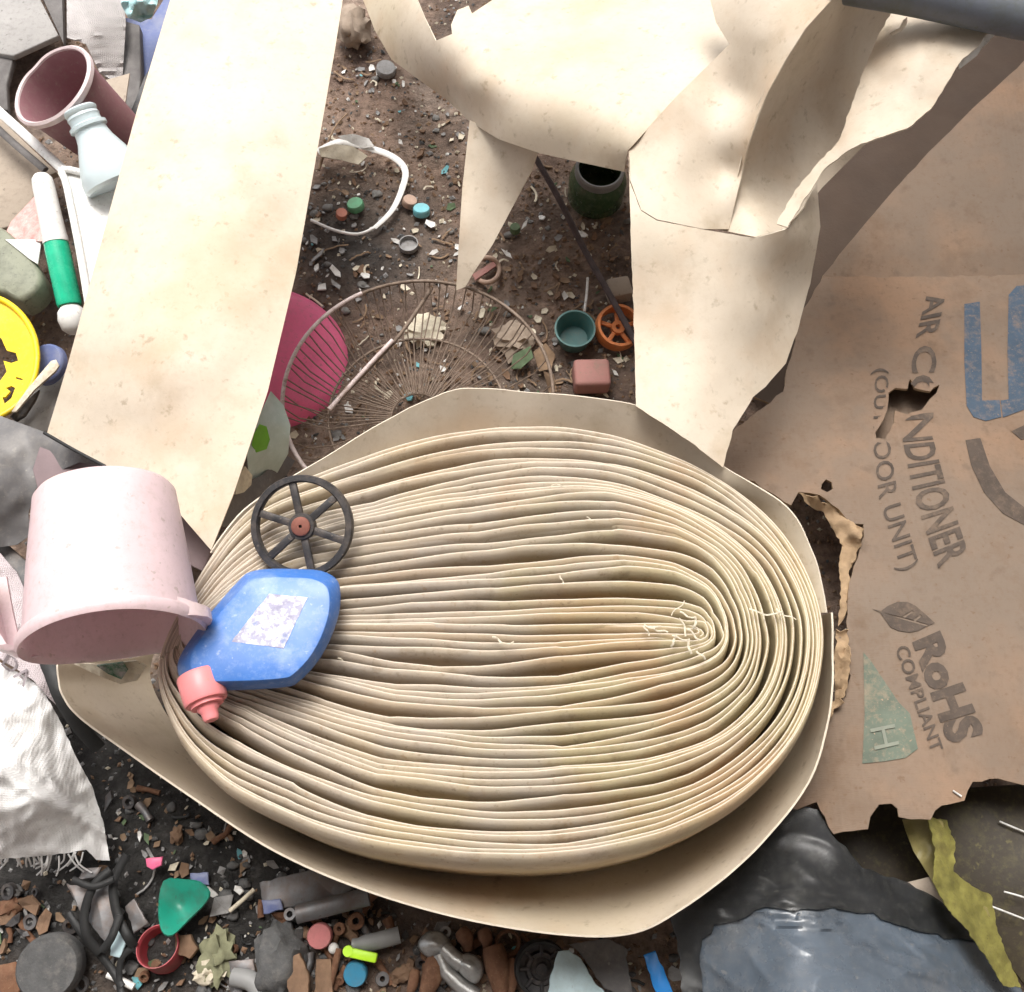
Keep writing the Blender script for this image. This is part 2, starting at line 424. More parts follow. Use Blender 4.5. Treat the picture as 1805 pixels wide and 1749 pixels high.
m_tealbag = mat("aqua_film", (.42, .66, .68), .35, .15, 40, .3, 80, spec=.6)
m_pinknet = mat("pink_net", (.62, .34, .31), .7, .25, 90, .5, 220, dirt=(.7, .55, .52), dscale=50, damt=.7)
m_pouch = mat("pale_green_pouch", (.47, .56, .52), .35, .1, 20, .2, 60, dirt=(.6, .66, .64), dscale=20, damt=.5)
m_pouchg = mat("green_leaf_print", (.16, .42, .035), .4, .2, 30, .1, 60)
m_glass = mat("dark_green_jar", (.035, .075, .03), .22, .25, 20, .1, 60, spec=.6, dirt=(.15, .17, .10), dscale=16, damt=.5)
m_pebble = mat("grey_stone", (.20, .195, .185), .85, .2, 60, .5, 240, dirt=(.10, .085, .07), dscale=26, damt=.6)
m_darkstone = mat("charcoal_stone", (.085, .085, .085), .85, .25, 60, .6, 240, dirt=(.16, .15, .14), dscale=40, damt=.6)
m_brown = mat("brown_scrap", (.19, .115, .07), .8, .3, 60, .5, 220, dirt=(.1, .06, .04), dscale=30)
m_cream = mat("cream_scrap", (.60, .54, .42), .7, .15, 60, .3, 220, dirt=(.3, .23, .16), dscale=30, damt=.6)
m_whitechip = mat("white_scrap", (.70, .69, .66), .6, .1, 60, .2, 220, dirt=(.3, .25, .2), dscale=30, damt=.6)
m_greychip = mat("grey_scrap", (.27, .265, .26), .65, .2, 60, .3, 220, dirt=(.12, .1, .09), dscale=30, damt=.6)
m_leaf = mat("dry_leaf", (.24, .16, .10), .85, .3, 60, .4, 200)
m_greenleaf = mat("dull_green_scrap", (.10, .15, .075), .7, .3, 60, .3, 200)
m_moss = mat("mossy_scrap", (.20, .20, .12), .85, .3, 60, .5, 200)
m_tealcap = mat("sky_teal_cap", (.16, .45, .50), .5, .1, 40, .1, 200, dirt=(.2, .2, .18))
m_greencap = mat("green_cap", (.12, .36, .19), .5, .1, 40, .1, 200, dirt=(.15, .15, .1))
m_orangecap = mat("faded_orange_cap", (.47, .17, .11), .55, .1, 40, .1, 200, dirt=(.2, .12, .08))
m_peach = mat("peach_cap", (.42, .29, .22), .6, .1, 40, .1, 200, dirt=(.2, .14, .1))
m_pinkcap = mat("salmon_cap", (.50, .17, .17), .5, .08, 40, .1, 200, dirt=(.25, .12, .1))
m_bluecap = mat("cobalt_cap", (.04, .22, .36), .45, .08, 40, .1, 200, dirt=(.1, .14, .16))
m_lime = mat("lime_plastic", (.50, .85, .03), .4, .08, 40, .1, 200)
m_brightblue = mat("bright_blue_plastic", (.02, .22, .62), .35, .1, 40, .1, 200)
m_paleblue = mat("pale_blue_plastic", (.46, .60, .64), .45, .08, 30, .1, 150, dirt=(.3, .36, .36))
m_strap = mat("black_rubber_strap", (.014, .014, .014), .55, .3, 50, .2, 200)
m_greyhose = mat("grey_hose", (.24, .24, .235), .5, .15, 30, .1, 150)
m_yfilm = mat("yellow_green_film", (.30, .275, .075), .35, .45, 30, .9, 60, spec=.6, dirt=(.16, .13, .05), dscale=20, damt=.6, translucent=.35)
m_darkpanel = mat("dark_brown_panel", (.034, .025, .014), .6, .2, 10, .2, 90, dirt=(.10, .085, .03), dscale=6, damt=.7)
m_tan = mat("tan_fabric", (.34, .27, .21), .9, .15, 30, .5, 260, dirt=(.2, .15, .11))
m_mauveboard = mat("mauve_board", (.22, .165, .17), .8, .1, 20, .2, 150)
m_bounce = mat("pale_bounce_render", (.58, .57, .55), .9, .15, 6, .4, 60)  # kept pale so that the added slabs bounce fill light

# ------------------------------------------------------------------ the ground
def soil_material():
    m = bpy.data.materials.new("soil"); m.use_nodes = True
    N, L = m.node_tree.nodes, m.node_tree.links; b = N["Principled BSDF"]
    b.inputs["Roughness"].default_value = .95; b.inputs["Specular IOR Level"].default_value = .2
    tc = N.new("ShaderNodeTexCoord")
    def noise_(sc, det=8, ro=.65, off=0):
        mp = N.new("ShaderNodeMapping"); mp.inputs["Location"].default_value = (off, off, off); L.new(tc.outputs["Object"], mp.inputs["Vector"])
        n = N.new("ShaderNodeTexNoise"); n.inputs["Scale"].default_value = sc; n.inputs["Detail"].default_value = det; n.inputs["Roughness"].default_value = ro
        L.new(mp.outputs[0], n.inputs["Vector"]); return n.outputs["Fac"]
    def cr(f, stops):
        r = N.new("ShaderNodeValToRGB"); e = r.color_ramp.elements
        while len(e) < len(stops): e.new(.5)
        for i, (p, c) in enumerate(stops): e[i].position = p; e[i].color = (*c, 1)
        L.new(f, r.inputs[0]); return r.outputs[0]
    c1 = cr(noise_(5), [(.32, (.15, .102, .082)), (.5, (.30, .212, .162)), (.68, (.40, .31, .25))])
    c2 = cr(noise_(60, off=4), [(.3, (.35, .33, .31)), (.55, (1, 1, 1)), (.75, (1.25, 1.2, 1.15))])
    mx = N.new("ShaderNodeMix"); mx.data_type = 'RGBA'; mx.blend_type = 'MULTIPLY'; mx.inputs[0].default_value = .85
    L.new(c1, mx.inputs[6]); L.new(c2, mx.inputs[7])
    grey = cr(noise_(3.2, 5, .6, 9), [(.47, (0, 0, 0)), (.62, (1, 1, 1))])
    at = N.new("ShaderNodeAttribute"); at.attribute_name = "ash"
    ad = N.new("ShaderNodeMath"); ad.operation = 'MAXIMUM'; L.new(at.outputs["Fac"], ad.inputs[0])
    g2 = N.new("ShaderNodeMath"); g2.operation = 'MULTIPLY'; g2.inputs[1].default_value = .55; L.new(grey, g2.inputs[0]); L.new(g2.outputs[0], ad.inputs[1])
    c3 = cr(noise_(45, off=2), [(.3, (.018, .017, .017)), (.6, (.058, .055, .052)), (.8, (.13, .12, .115))])
    m2 = N.new("ShaderNodeMix"); m2.data_type = 'RGBA'; L.new(ad.outputs[0], m2.inputs[0]); L.new(mx.outputs[2], m2.inputs[6]); L.new(c3, m2.inputs[7])
    L.new(m2.outputs[2], b.inputs["Base Color"])
    bp = N.new("ShaderNodeBump"); bp.inputs["Strength"].default_value = 1.0; bp.inputs["Distance"].default_value = .012
    L.new(noise_(70, 10, .7, 1), bp.inputs["Height"]); L.new(bp.outputs[0], b.inputs["Normal"])
    return m
def ground_z(x, y):
    return .010 * nz(x * 5, y * 5, 1) + .005 * nz(x * 17, y * 17, 2) + .0022 * nz(x * 55, y * 55, 3)
def ash(x, y):
    """black ashy soil: left of and in front of the roll, and a patch behind it"""
    d1 = ((x + .47) / .42) ** 2 + ((y - .12) / .22) ** 2
    d2 = ((x + .24) / .17) ** 2 + ((y - 1.06) / .15) ** 2
    n = .45 * nz(x * 7, y * 7, 6)
    return max(0, min(1, 1.5 - d1 + n)), max(0, min(1, (1.25 - d2 + n) * .8))
def build_ground():
    m = soil_material(); xs = np.concatenate([[-40, -12, -4, -2], np.arange(-1.4, 1.401, .013), [2, 4, 12, 40]])
    ys = np.concatenate([[-40, -12, -4, -1.5, -.9], np.arange(-.5, 2.101, .013), [2.6, 4, 12, 40]])
    V, F, A = [], [], []
    for y in ys:
        for x in xs:
            V.append((x, y, ground_z(x, y) if abs(x) < 3 else 0)); A.append(max(ash(x, y)))
    nx = len(xs)
    for j in range(len(ys) - 1):
        for i in range(nx - 1):
            a = j * nx + i; F.append([a, a + 1, a + nx + 1, a + nx])
    o = mk("ground", V, F, m, None, smooth=80)
    at = o.data.attributes.new("ash", 'FLOAT', 'POINT'); at.data.foreach_set("value", A)
    tag(o, "brown and grey littered soil of the yard", None, None, "structure")
build_ground()
# unseen slabs behind, beside and overhead, added to shade the near side and carton
def slab(name, pts, th, m_):
    V = [Vector(p) for p in pts] + [Vector(p) + Vector(th) for p in pts]; n = len(pts)
    F = [list(range(n))[::-1], [n + k for k in range(n)]] + [[k, (k + 1) % n, n + (k + 1) % n, n + k] for k in range(n)]
    return tag(mk(name, V, F, m_, None, smooth=0), None, None, None, "structure")
slab("shade_wall_back", [(-3, -1.2, 0), (3, -1.2, 0), (3, -1.2, 2.4), (-3, -1.2, 2.4)], (0, -.12, 0), m_bounce)
slab("shade_wall_right", [(1.4, -1.2, 0), (1.4, 2.4, 0), (1.4, 2.4, 2.4), (1.4, -1.2, 2.4)], (.12, 0, 0), m_bounce)  # out of view, added to cut light from the right
slab("shade_awning", [(.55, 1.5, 2.5), (3.2, 1.5, 2.5), (3.2, 3.6, 2.6), (.75, 3.6, 2.6)], (0, 0, .04), m_bounce)  # added overhead to shade the upper part of the carton
slab("shade_roof", [(-3.2, -1.4, 2.42), (3.2, -1.4, 2.42), (3.2, .50, 2.60), (-3.2, .50, 2.60)], (0, 0, .04), m_bounce)

# ------------------------------------------------------------------ the roll of beige sheet, standing on its edge
ROLL_H = .26
roll = thing("sheet_roll", P(860, 1120, 0), "big oval roll of beige sheeting standing on edge in the middle", "roll")
CORE = [(345, 1110), (440, 1104), (600, 1100), (760, 1099), (900, 1100), (1020, 1101), (1120, 1103), (1190, 1105), (1220, 1107), (1229, 1109), (1231, 1111),
        (1229, 1113), (1215, 1113), (1170, 1112), (1090, 1110), (980, 1108), (850, 1106), (720, 1105), (600, 1106), (490, 1108), (400, 1111)]
OUT = [(283, 1160), (362, 1000), (455, 885), (620, 808), (780, 762), (930, 748), (1060, 760), (1190, 803), (1305, 868), (1392, 955), (1446, 1080),
       (1442, 1200), (1395, 1308), (1300, 1402), (1170, 1464), (1000, 1500), (820, 1502), (640, 1476), (500, 1430), (385, 1366), (308, 1272)]
def build_roll():
    NT, per = 27, 10
    rng = random.Random(5)
    nst = len(CORE)
    # uneven gaps between the turns, one list per station round the oval, never crossing
    base = [rng.uniform(.35, 1.9) for _ in range(NT)]
    base[0] *= .3; base[1] *= .45; base[2] *= .6; base[3] *= .8
    KN = 15; kinks = [[rng.uniform(-1, 1) for _ in range(KN)] for _ in range(NT + 2)]
    for q in range(NT + 1): kinks[q + 1][0] = kinks[q][KN - 1]
    G = []
    for s in range(nst):
        sect = s // 3
        r2 = random.Random(90 + sect)
        g = [b * (r2.choice([.45, .7, 1, 1.2, 1.9]) if rng.random() < .9 else 1) for b in base]
        c = np.concatenate([[0], np.cumsum(g)]); G.append(c / c[-1])
    G = [(G[i - 1] + 2 * G[i] + G[(i + 1) % nst]) / 4 for i in range(nst)]
    core = crom(CORE, True, per); out = crom(OUT, True, per); M = len(core)
    def pos(s):
        k = int(math.floor(s + 1e-9)); f = s - k
        j = f * M; j0 = int(j) % M; fj = j - int(j); j1 = (j0 + 1) % M
        c = core[j0] * (1 - fj) + core[j1] * fj; o = out[j0] * (1 - fj) + out[j1] * fj
        st = f * nst; s0 = int(st) % nst; fs = st - int(st); s1 = (s0 + 1) % nst
        g = lambda q: G[q][k] * (1 - f) + G[q][min(k + 1, NT)] * f
        w = g(s0) * (1 - fs) + g(s1) * fs
        gl = (G[s0][min(k + 1, NT)] - G[s0][k]) if k < NT else 0
        kp = f * (KN - 1); k0 = min(int(kp), KN - 2); w += .36 * gl * (kinks[k][k0] * (1 - kp + k0) + kinks[k][k0 + 1] * (kp - k0))
        p = c * (1 - w) + o * w
        # small waves and creases
        p = p + np.array([1.6 * nz(p[0] * .018, p[1] * .006, k * .37), 2.3 * nz(p[0] * .012, k * .31, 4.4)])
        return p
    deps = [.256, .13, .05, .025, .016, .011, .007, .004, .002, .0007, 0.0]; rows = deps
    TH = .0026
    for k in range(NT):
        n = M
        ctr, tops = [], []
        for j in range(n + 1):
            s = k + j / n
            p = pos(min(s, NT - 1e-4)); q = P(p[0], p[1], ROLL_H)
            ctr.append(Vector((q.x, q.y, 0)))
            tops.append(ROLL_H + .003 * nz(s * 6.1, k * .6, 0) + .0025 * nz(k * 1.7, 3, s * .9) - .004 * (1 - k / NT))
        V, F = [], []; nr = len(rows)
        for side in (1, -1):
            for j in range(n + 1):
                t = (ctr[min(j + 1, n)] - ctr[max(j - 1, 0)]).normalized(); nn = Vector((t.y, -t.x, 0))
                for r in rows:
                    inset = 0 if r > .0007 else TH * (.10 if r > 0 else .30)
                    V.append(ctr[j] + nn * side * (TH / 2 - inset + (.0006 if .0007 < r < .03 else 0)) + Vector((0, -.0120 * (1 - math.exp(-r / .011)), tops[j] - r)))
        B = (n + 1) * nr
        for j in range(n):
            for r in range(nr - 1):
                a = j * nr + r
                F.append([a, a + nr, a + nr + 1, a + 1]); F.append([B + a, B + a + 1, B + a + nr + 1, B + a + nr])
            a = j * nr + nr - 1
            F.append([a, a + nr, B + a + nr, B + a])
        nF = len(F)
        # ends of the turn
        F.append([r for r in range(nr)] + [B + r for r in range(nr)][::-1]); e = n * nr
        F.append([B + e + r for r in range(nr)] + [e + r for r in range(nr)][::-1])
        fm = [0] * len(F)
        for j in range(n): fm[j * ((nr - 1) * 2 + 1) + (nr - 1) * 2] = 1
        mk("sheet_layer", V, F, m_layer, roll, smooth=50, mats=[m_layer, m_edge], fmat=fm)
build_roll()
def wall_sheet(name, rim, foot, mat_, parent, th=.0022, rows=9, bow=0.0, n=8, seed=0):
    """a standing sheet between its upper edge (rim) and its lower edge (foot), both (px, py, z)"""
    a = crom(rim, False, n); b = crom(foot, False, n); m = len(a)
    pts = []
    for i in range(m):
        A = P(*a[i]); Bp = P(*b[i])
        for r in range(rows):
            f = r / (rows - 1); p = A * (1 - f) + Bp * f
            d = (Bp - A); side = Vector((d.x, d.y, 0))
            p = p + Vector((0, 0, -1)) * bow * math.sin(f * math.pi) * side.length + Vector((0, 0, .003 * nz(i * .25, f * 3, seed)))
            pts.append(p)
    F = []
    for i in range(m - 1):
        for r in range(rows - 1):
            k = i * rows + r; F.append([k, k + 1, k + rows + 1, k + rows])
    nrm = [Vector() for _ in pts]
    for f in F:
        nn = (pts[f[1]] - pts[f[0]]).cross(pts[f[3]] - pts[f[0]])
        for i in f: nrm[i] += nn
    V = list(pts) + [p - q.normalized() * th for p, q in zip(pts, nrm)]; N0 = len(pts); FF = F + [[i + N0 for i in f[::-1]] for f in F]
    nf = len(FF)
    border = [i * rows for i in range(m)] + [(m - 1) * rows + r for r in range(1, rows)] + [i * rows + rows - 1 for i in range(m - 2, -1, -1)] + [r for r in range(rows - 2, 0, -1)]
    for i in range(len(border)):
        p, q = border[i], border[(i + 1) % len(border)]; k = len(V)
        V += [V[p], V[q], V[q + N0], V[p + N0]]; FF.append([k, k + 1, k + 2, k + 3])
    return mk(name, V, FF, mat_, parent, smooth=50, mats=[mat_, m_edge], fmat=[0] * nf + [1] * (len(FF) - nf))
# outermost turn, sprung open: leaning out at the front, standing behind
wall_sheet("outer_sheet",
    [(100, 1168, .20), (104, 1215, .20), (135, 1262, .20), (210, 1318, .20), (330, 1402, .20), (480, 1500, .20), (640, 1570, .20), (820, 1622, .20), (1000, 1650, .20), (1118, 1646, .20), (1205, 1602, .205), (1300, 1530, .21), (1375, 1452, .22), (1432, 1370, .225), (1462, 1270, .235), (1470, 1180, .24), (1468, 1080, .25)],
    [(270, 1150, .03), (262, 1190, .03), (280, 1240, .03), (320, 1300, .03), (385, 1372, .03), (500, 1430, .03), (640, 1470, .03), (820, 1495, .03), (1000, 1494, .03), (1120, 1470, .03), (1210, 1430, .03), (1290, 1370, .03), (1350, 1310, .03), (1390, 1240, .03), (1410, 1180, .03), (1418, 1130, .03), (1420, 1080, .03)],
    m_paper, roll, bow=.25)
BACK_RIM = [(372, 975, .262), (430, 900, .264), (540, 826, .268), (690, 737, .272), (760, 703, .274), (825, 685, .275), (960, 694, .275), (1110, 712, .273), (1200, 752, .27), (1280, 826, .268), (1385, 893, .266), (1436, 985, .265), (1456, 1080, .264)]
def back_foot(p):
    d = math.hypot(880 - p[0], 1080 - p[1]); k = 185 / d * (1 if abs(p[0] - 880) < 420 else .75)
    return (p[0] + (880 - p[0]) * k, p[1] + (1080 - p[1]) * k, .16)
wall_sheet("back_sheet", BACK_RIM, [back_foot(p) for p in BACK_RIM], m_paper, roll, bow=0, seed=3)

# paper shreds lying on the roll
SHREDS = []
def shreds():
    rng = random.Random(3)
    spots = [(1195, 1072, 35, -50), (1212, 1085, 30, 20), (1150, 1105, 30, 5), (1165, 1112, 26, 15), (1140, 1112, 20, 60), (1205, 1105, 34, 70), (1222, 1118, 30, 40), (1200, 1125, 32, 10), (1215, 1140, 26, 80), (1188, 1130, 22, 120), (1236, 1155, 22, 45), (1225, 1098, 22, 100),
             (878, 1128, 22, 30), (893, 1134, 26, -10), (1350, 1080, 60, 5), (1385, 1084, 40, 30), (990, 1022, 16, 70), (600, 1162, 10, 30), (985, 856, 26, 3), (1040, 915, 14, 30)]
    for i, (x, y, L, a) in enumerate(spots):
        a = rad(a); c, s = math.cos(a), math.sin(a); z = ROLL_H + .006 + .004 * rng.random()
        pts = [(x + c * L * t - s * L * .07 * math.sin(t * 6 + i), y + s * L * t + c * L * .07 * math.sin(t * 6 + i), z + .004 * math.sin((t + .5) * math.pi) * rng.random()) for t in (-.5, -.25, 0, .25, .5)]
        o = ptube("paper_shred", pts, (.0010 if i < 14 else .0007) * (.6 + .8 * rng.random()), m_cream, n=4, seg=6, flat=.4)
        SHREDS.append((o, x, y))
shreds()

# ------------------------------------------------------------------ loose lengths of sheeting
o = sheet("loose_sheet", [(286, -60), (612, -60), (604, 0), (590, 90), (562, 250), (522, 480), (472, 690), (412, 870), (372, 970), (316, 905), (195, 832), (82, 766), (120, 640), (180, 420), (240, 200), (300, 0)],
    [(300, 0, .30), (605, 0, .275), (180, 420, .285), (530, 450, .27), (350, 420, .305), (420, 200, .31), (85, 766, .205), (240, 830, .222), (372, 970, .225), (470, 690, .26), (300, 650, .285)], m_paper, res=16, wob=.004, wobs=.006, edge=m_edge, seed=1)
tag(o, "long wide beige strip lying slanted from the roll's left end to the top edge", "sheet")
o = sheet("loose_sheet", [(625, -70), (640, 0), (660, 52), (690, 105), (740, 142), (790, 178), (830, 216), (880, 246), (950, 270), (1040, 290), (1100, 303), (1106, 266), (1190, 175), (1287, 80), (1262, 40), (1235, -70), (905, -70), (868, 0), (832, 24), (826, 10), (806, 18), (795, 44), (797, 60), (768, 72), (748, 30), (736, 0), (720, -70)],
    [(635, 0, .13), (690, 105, .15), (790, 178, .20), (830, 216, .225), (735, 0, .25), (768, 72, .27), (830, 150, .29), (880, 246, .26), (1000, 284, .285), (1100, 303, .315), (900, 100, .322), (1000, 150, .345), (1106, 266, .345), (1190, 175, .365), (1287, 80, .368), (1050, 20, .312), (1240, -40, .322), (900, -40, .258)], m_paper, res=14, edge=m_edge, seed=2)
tag(o, "bright curved beige sheet hanging over the soil at the top", "sheet")
o = sheet("hanging_flap", [(828, 212), (885, 240), (948, 268), (938, 300), (905, 362), (868, 432), (835, 480), (820, 506), (804, 512), (808, 440), (815, 330)],
    [(830, 212, .235), (948, 268, .255), (815, 400, .16), (905, 362, .18), (806, 512, .10)], m_paper, res=12, edge=m_edge, wob=.002)
tag(o, "narrow pointed beige flap hanging below the bright sheet", "sheet")
fold = thing("folded_sheet", P(1200, 760, 0), "folded beige sheet bent into a pocket behind the roll, torn along its right edge", "sheet")
# front wall of the pocket
sheet("front_fold", [(1108, 266), (1110, 320), (1130, 372), (1158, 389), (1240, 405), (1332, 420), (1388, 403), (1418, 366), (1440, 320), (1446, 400), (1428, 500), (1405, 585), (1385, 640), (1350, 682), (1328, 700), (1292, 758), (1275, 824), (1225, 785), (1180, 754), (1121, 716), (1117, 560), (1112, 420)],
    [(1108, 266, .352), (1130, 372, .362), (1240, 405, .368), (1332, 420, .37), (1388, 403, .37), (1440, 320, .36), (1446, 400, .33), (1428, 500, .275), (1385, 640, .255), (1117, 560, .30), (1250, 560, .325), (1330, 560, .312), (1121, 716, .285), (1275, 824, .275), (1200, 690, .30)], m_paper, res=12, edge=m_edge, parent=fold, wob=.0015, jag=1.2)
# the inside of the pocket
sheet("inner_fold", [(1109, 262), (1190, 172), (1286, 78), (1262, 40), (1238, -60), (1500, -60), (1462, 4), (1420, 50), (1385, 105), (1355, 160), (1335, 205), (1318, 260), (1302, 330), (1285, 404), (1240, 404), (1158, 387), (1130, 370), (1111, 318)],
    [(1109, 262, .345), (1190, 172, .385), (1286, 78, .414), (1240, -50, .43), (1330, 60, .45), (1462, 4, .515), (1420, 50, .495), (1385, 105, .47), (1355, 160, .44), (1310, 170, .388), (1335, 205, .412), (1318, 260, .382), (1290, 300, .338), (1130, 370, .340), (1200, 280, .358), (1240, 404, .330), (1283, 400, .315), (1302, 330, .342), (1500, -60, .54)], m_paper, res=10, edge=m_edge, parent=fold)
sheet("shaded_fold", [(1492, -60), (1590, -40), (1600, 60), (1590, 120), (1540, 240), (1450, 330), (1390, 402), (1332, 418), (1272, 406), (1296, 330), (1312, 260), (1329, 205), (1349, 160), (1379, 105), (1414, 50), (1456, 4)],
    [(1492, -60, .525), (1456, 4, .507), (1414, 50, .487), (1379, 105, .462), (1349, 160, .432), (1329, 205, .404), (1312, 260, .374), (1296, 330, .334), (1272, 406, .305), (1470, 90, .40), (1420, 160, .365), (1370, 250, .335), (1545, 70, .36), (1520, 130, .34), (1480, 250, .312), (1440, 290, .305), (1402, 335, .30), (1368, 394, .315), (1332, 418, .345), (1590, 120, .34)], m_paper, res=10, edge=m_edge, parent=fold)
sheet("torn_strip", [(1572, 20), (1660, 34), (1750, 48), (1722, 82), (1690, 112), (1655, 170), (1640, 192), (1600, 226), (1556, 240), (1500, 262), (1450, 300), (1418, 352), (1388, 400), (1368, 394), (1402, 335), (1440, 290), (1478, 250), (1500, 190), (1520, 130), (1545, 70)],
    [(1572, 20, .43), (1750, 48, .465), (1640, 190, .445), (1500, 262, .425), (1390, 395, .375), (1470, 250, .40), (1520, 130, .41), (1600, 120, .45)], m_paper, res=9, edge=m_edge, parent=fold, jag=2.5, wob=.003, wobs=.02, holes=[[(1568, 58), (1585, 50), (1592, 36), (1600, 30), (1598, 44), (1588, 56), (1572, 64)]])
sheet("torn_lip", [(1690, 112), (1716, 84), (1748, 54), (1752, 62), (1722, 98), (1692, 122)], [(1690, 112, .452), (1748, 54, .462), (1722, 98, .448), (1752, 62, .455)], m_whitechip, res=8, parent=fold, jag=2)

# ------------------------------------------------------------------ flattened cardboard carton on the right
carton = thing("cardboard_carton", P(1640, 1000, 0), "large torn brown air conditioner carton lying on the right", "carton")
CARD = TPS([(1270, 830, .13), (1400, 900, .14), (1450, 490, .085), (1390, 690, .10), (1805, 480, .085), (1640, 520, .082), (1600, 700, .115), (1640, 985, .155), (1805, 950, .155), (1500, 1000, .145), (1700, 1300, .165), (1500, 1380, .15), (1805, 1350, .165), (1870, 700, .12), (1480, 1180, .145), (1600, 1450, .165), (1820, 1420, .16), (1380, 1400, .12)])
CARD2 = TPS([(1450, 490, .082), (1805, 480, .083), (1640, 484, .081), (1550, 350, .10), (1700, 200, .125), (1805, 60, .14), (1870, 300, .115), (1420, 600, .08), (1250, 500, .09), (1500, 0, .14)])
sheet("front_panel", [(1270, 832), (1290, 760), (1380, 690), (1410, 560), (1452, 486), (1600, 489), (1760, 486), (1880, 480), (1880, 1390), (1805, 1384), (1760, 1372), (1715, 1378), (1700, 1412), (1660, 1420), (1640, 1442), (1606, 1446), (1585, 1440), (1582, 1425), (1572, 1418), (1552, 1420), (1536, 1440), (1530, 1462), (1470, 1470), (1455, 1440), (1440, 1415), (1385, 1435), (1330, 1480), (1395, 1390), (1436, 1330), (1455, 1280), (1462, 1240), (1490, 1230), (1500, 1190), (1476, 1150), (1474, 1120), (1494, 1110), (1495, 1040), (1510, 985), (1523, 945), (1522, 925), (1500, 922), (1478, 898), (1445, 872), (1408, 868), (1395, 890), (1330, 850)],
    None, m_card, thick=.004, res=13, jag=4.5, parent=carton, zf=CARD, edge=m_cardin, wob=.003, wobs=.006,
    holes=[[(1566, 692), (1578, 684), (1600, 686), (1604, 668), (1612, 684), (1640, 690), (1656, 678), (1650, 692), (1625, 722), (1600, 730), (1578, 724), (1576, 745), (1560, 775), (1545, 772), (1543, 762), (1558, 740), (1566, 715)],
           [(1448, 852), (1456, 845), (1466, 850), (1468, 862), (1458, 868), (1448, 862)]])
sheet("upper_panel", [(1446, 500), (1452, 484), (1470, 462), (1530, 388), (1600, 308), (1650, 255), (1700, 205), (1805, 108), (1880, 40), (1880, 494), (1760, 500), (1600, 502)], None, m_card, thick=.004, res=16, jag=1.5, parent=carton, zf=lambda x, y: CARD2(x, y) - .0045 * max(0, min(1, (y - 440) / 50)), edge=m_cardin, wob=.003, wobs=.006)
sheet("under_panel", [(1330, 300), (1450, 220), (1700, 40), (1880, -60), (1880, 120), (1700, 280), (1560, 440), (1440, 620), (1380, 720), (1330, 700), (1310, 500)], [(1330, 300, .012), (1760, 60, .012), (1560, 420, .02), (1380, 720, .03), (1310, 500, .02)], m_cardshade, thick=.004, res=20, parent=carton, edge=m_cardin)  # dark colour stands in for the shadow below the torn strip
sheet("inner_ply", [(1520, 640), (1680, 650), (1680, 790), (1520, 800)], [(1520, 640, .06), (1680, 650, .06), (1680, 790, .085), (1520, 800, .085)], m_card, thick=.004, res=24, parent=carton)
# torn ply along the edge by the roll
for k, (ol, ct) in enumerate([
    ([(1408, 868), (1440, 876), (1478, 902), (1508, 926), (1522, 932), (1516, 962), (1498, 1005), (1492, 1080), (1478, 1104), (1482, 1040), (1478, 1000), (1484, 962), (1470, 935), (1452, 905), (1425, 888)], [(1408, 868, .152), (1522, 932, .156), (1484, 962, .132), (1480, 1090, .145), (1452, 905, .125)]),
    ([(1474, 1112), (1494, 1110), (1498, 1180), (1490, 1226), (1474, 1236), (1470, 1180)], [(1474, 1112, .15), (1494, 1110, .158), (1474, 1236, .15), (1498, 1180, .16)]),
    ([(1474, 1228), (1484, 1236), (1462, 1268), (1452, 1310), (1405, 1385), (1372, 1432), (1385, 1390), (1436, 1318), (1450, 1262)], [(1474, 1228, .155), (1452, 1310, .15), (1372, 1432, .13), (1436, 1318, .14)])]):
    sheet("torn_ply", ol, ct, m_cardin, thick=.0012, res=6, jag=5, wob=.010, wobs=.045, parent=carton, seed=k * 7)
def interp(tab, u):
    for (a, x0, y0), (b, x1, y1) in zip(tab, tab[1:]):
        if u <= b or b == tab[-1][0]:
            t = (u - a) / (b - a); return x0 + (x1 - x0) * t, y0 + (y1 - y0) * t
def card_z(x, y):
    return CARD(x, y) + .003 * (nz(x * .006, y * .006, 9) + .45 * nz(x * .006 * 2.7, y * .006 * 2.7, 4))
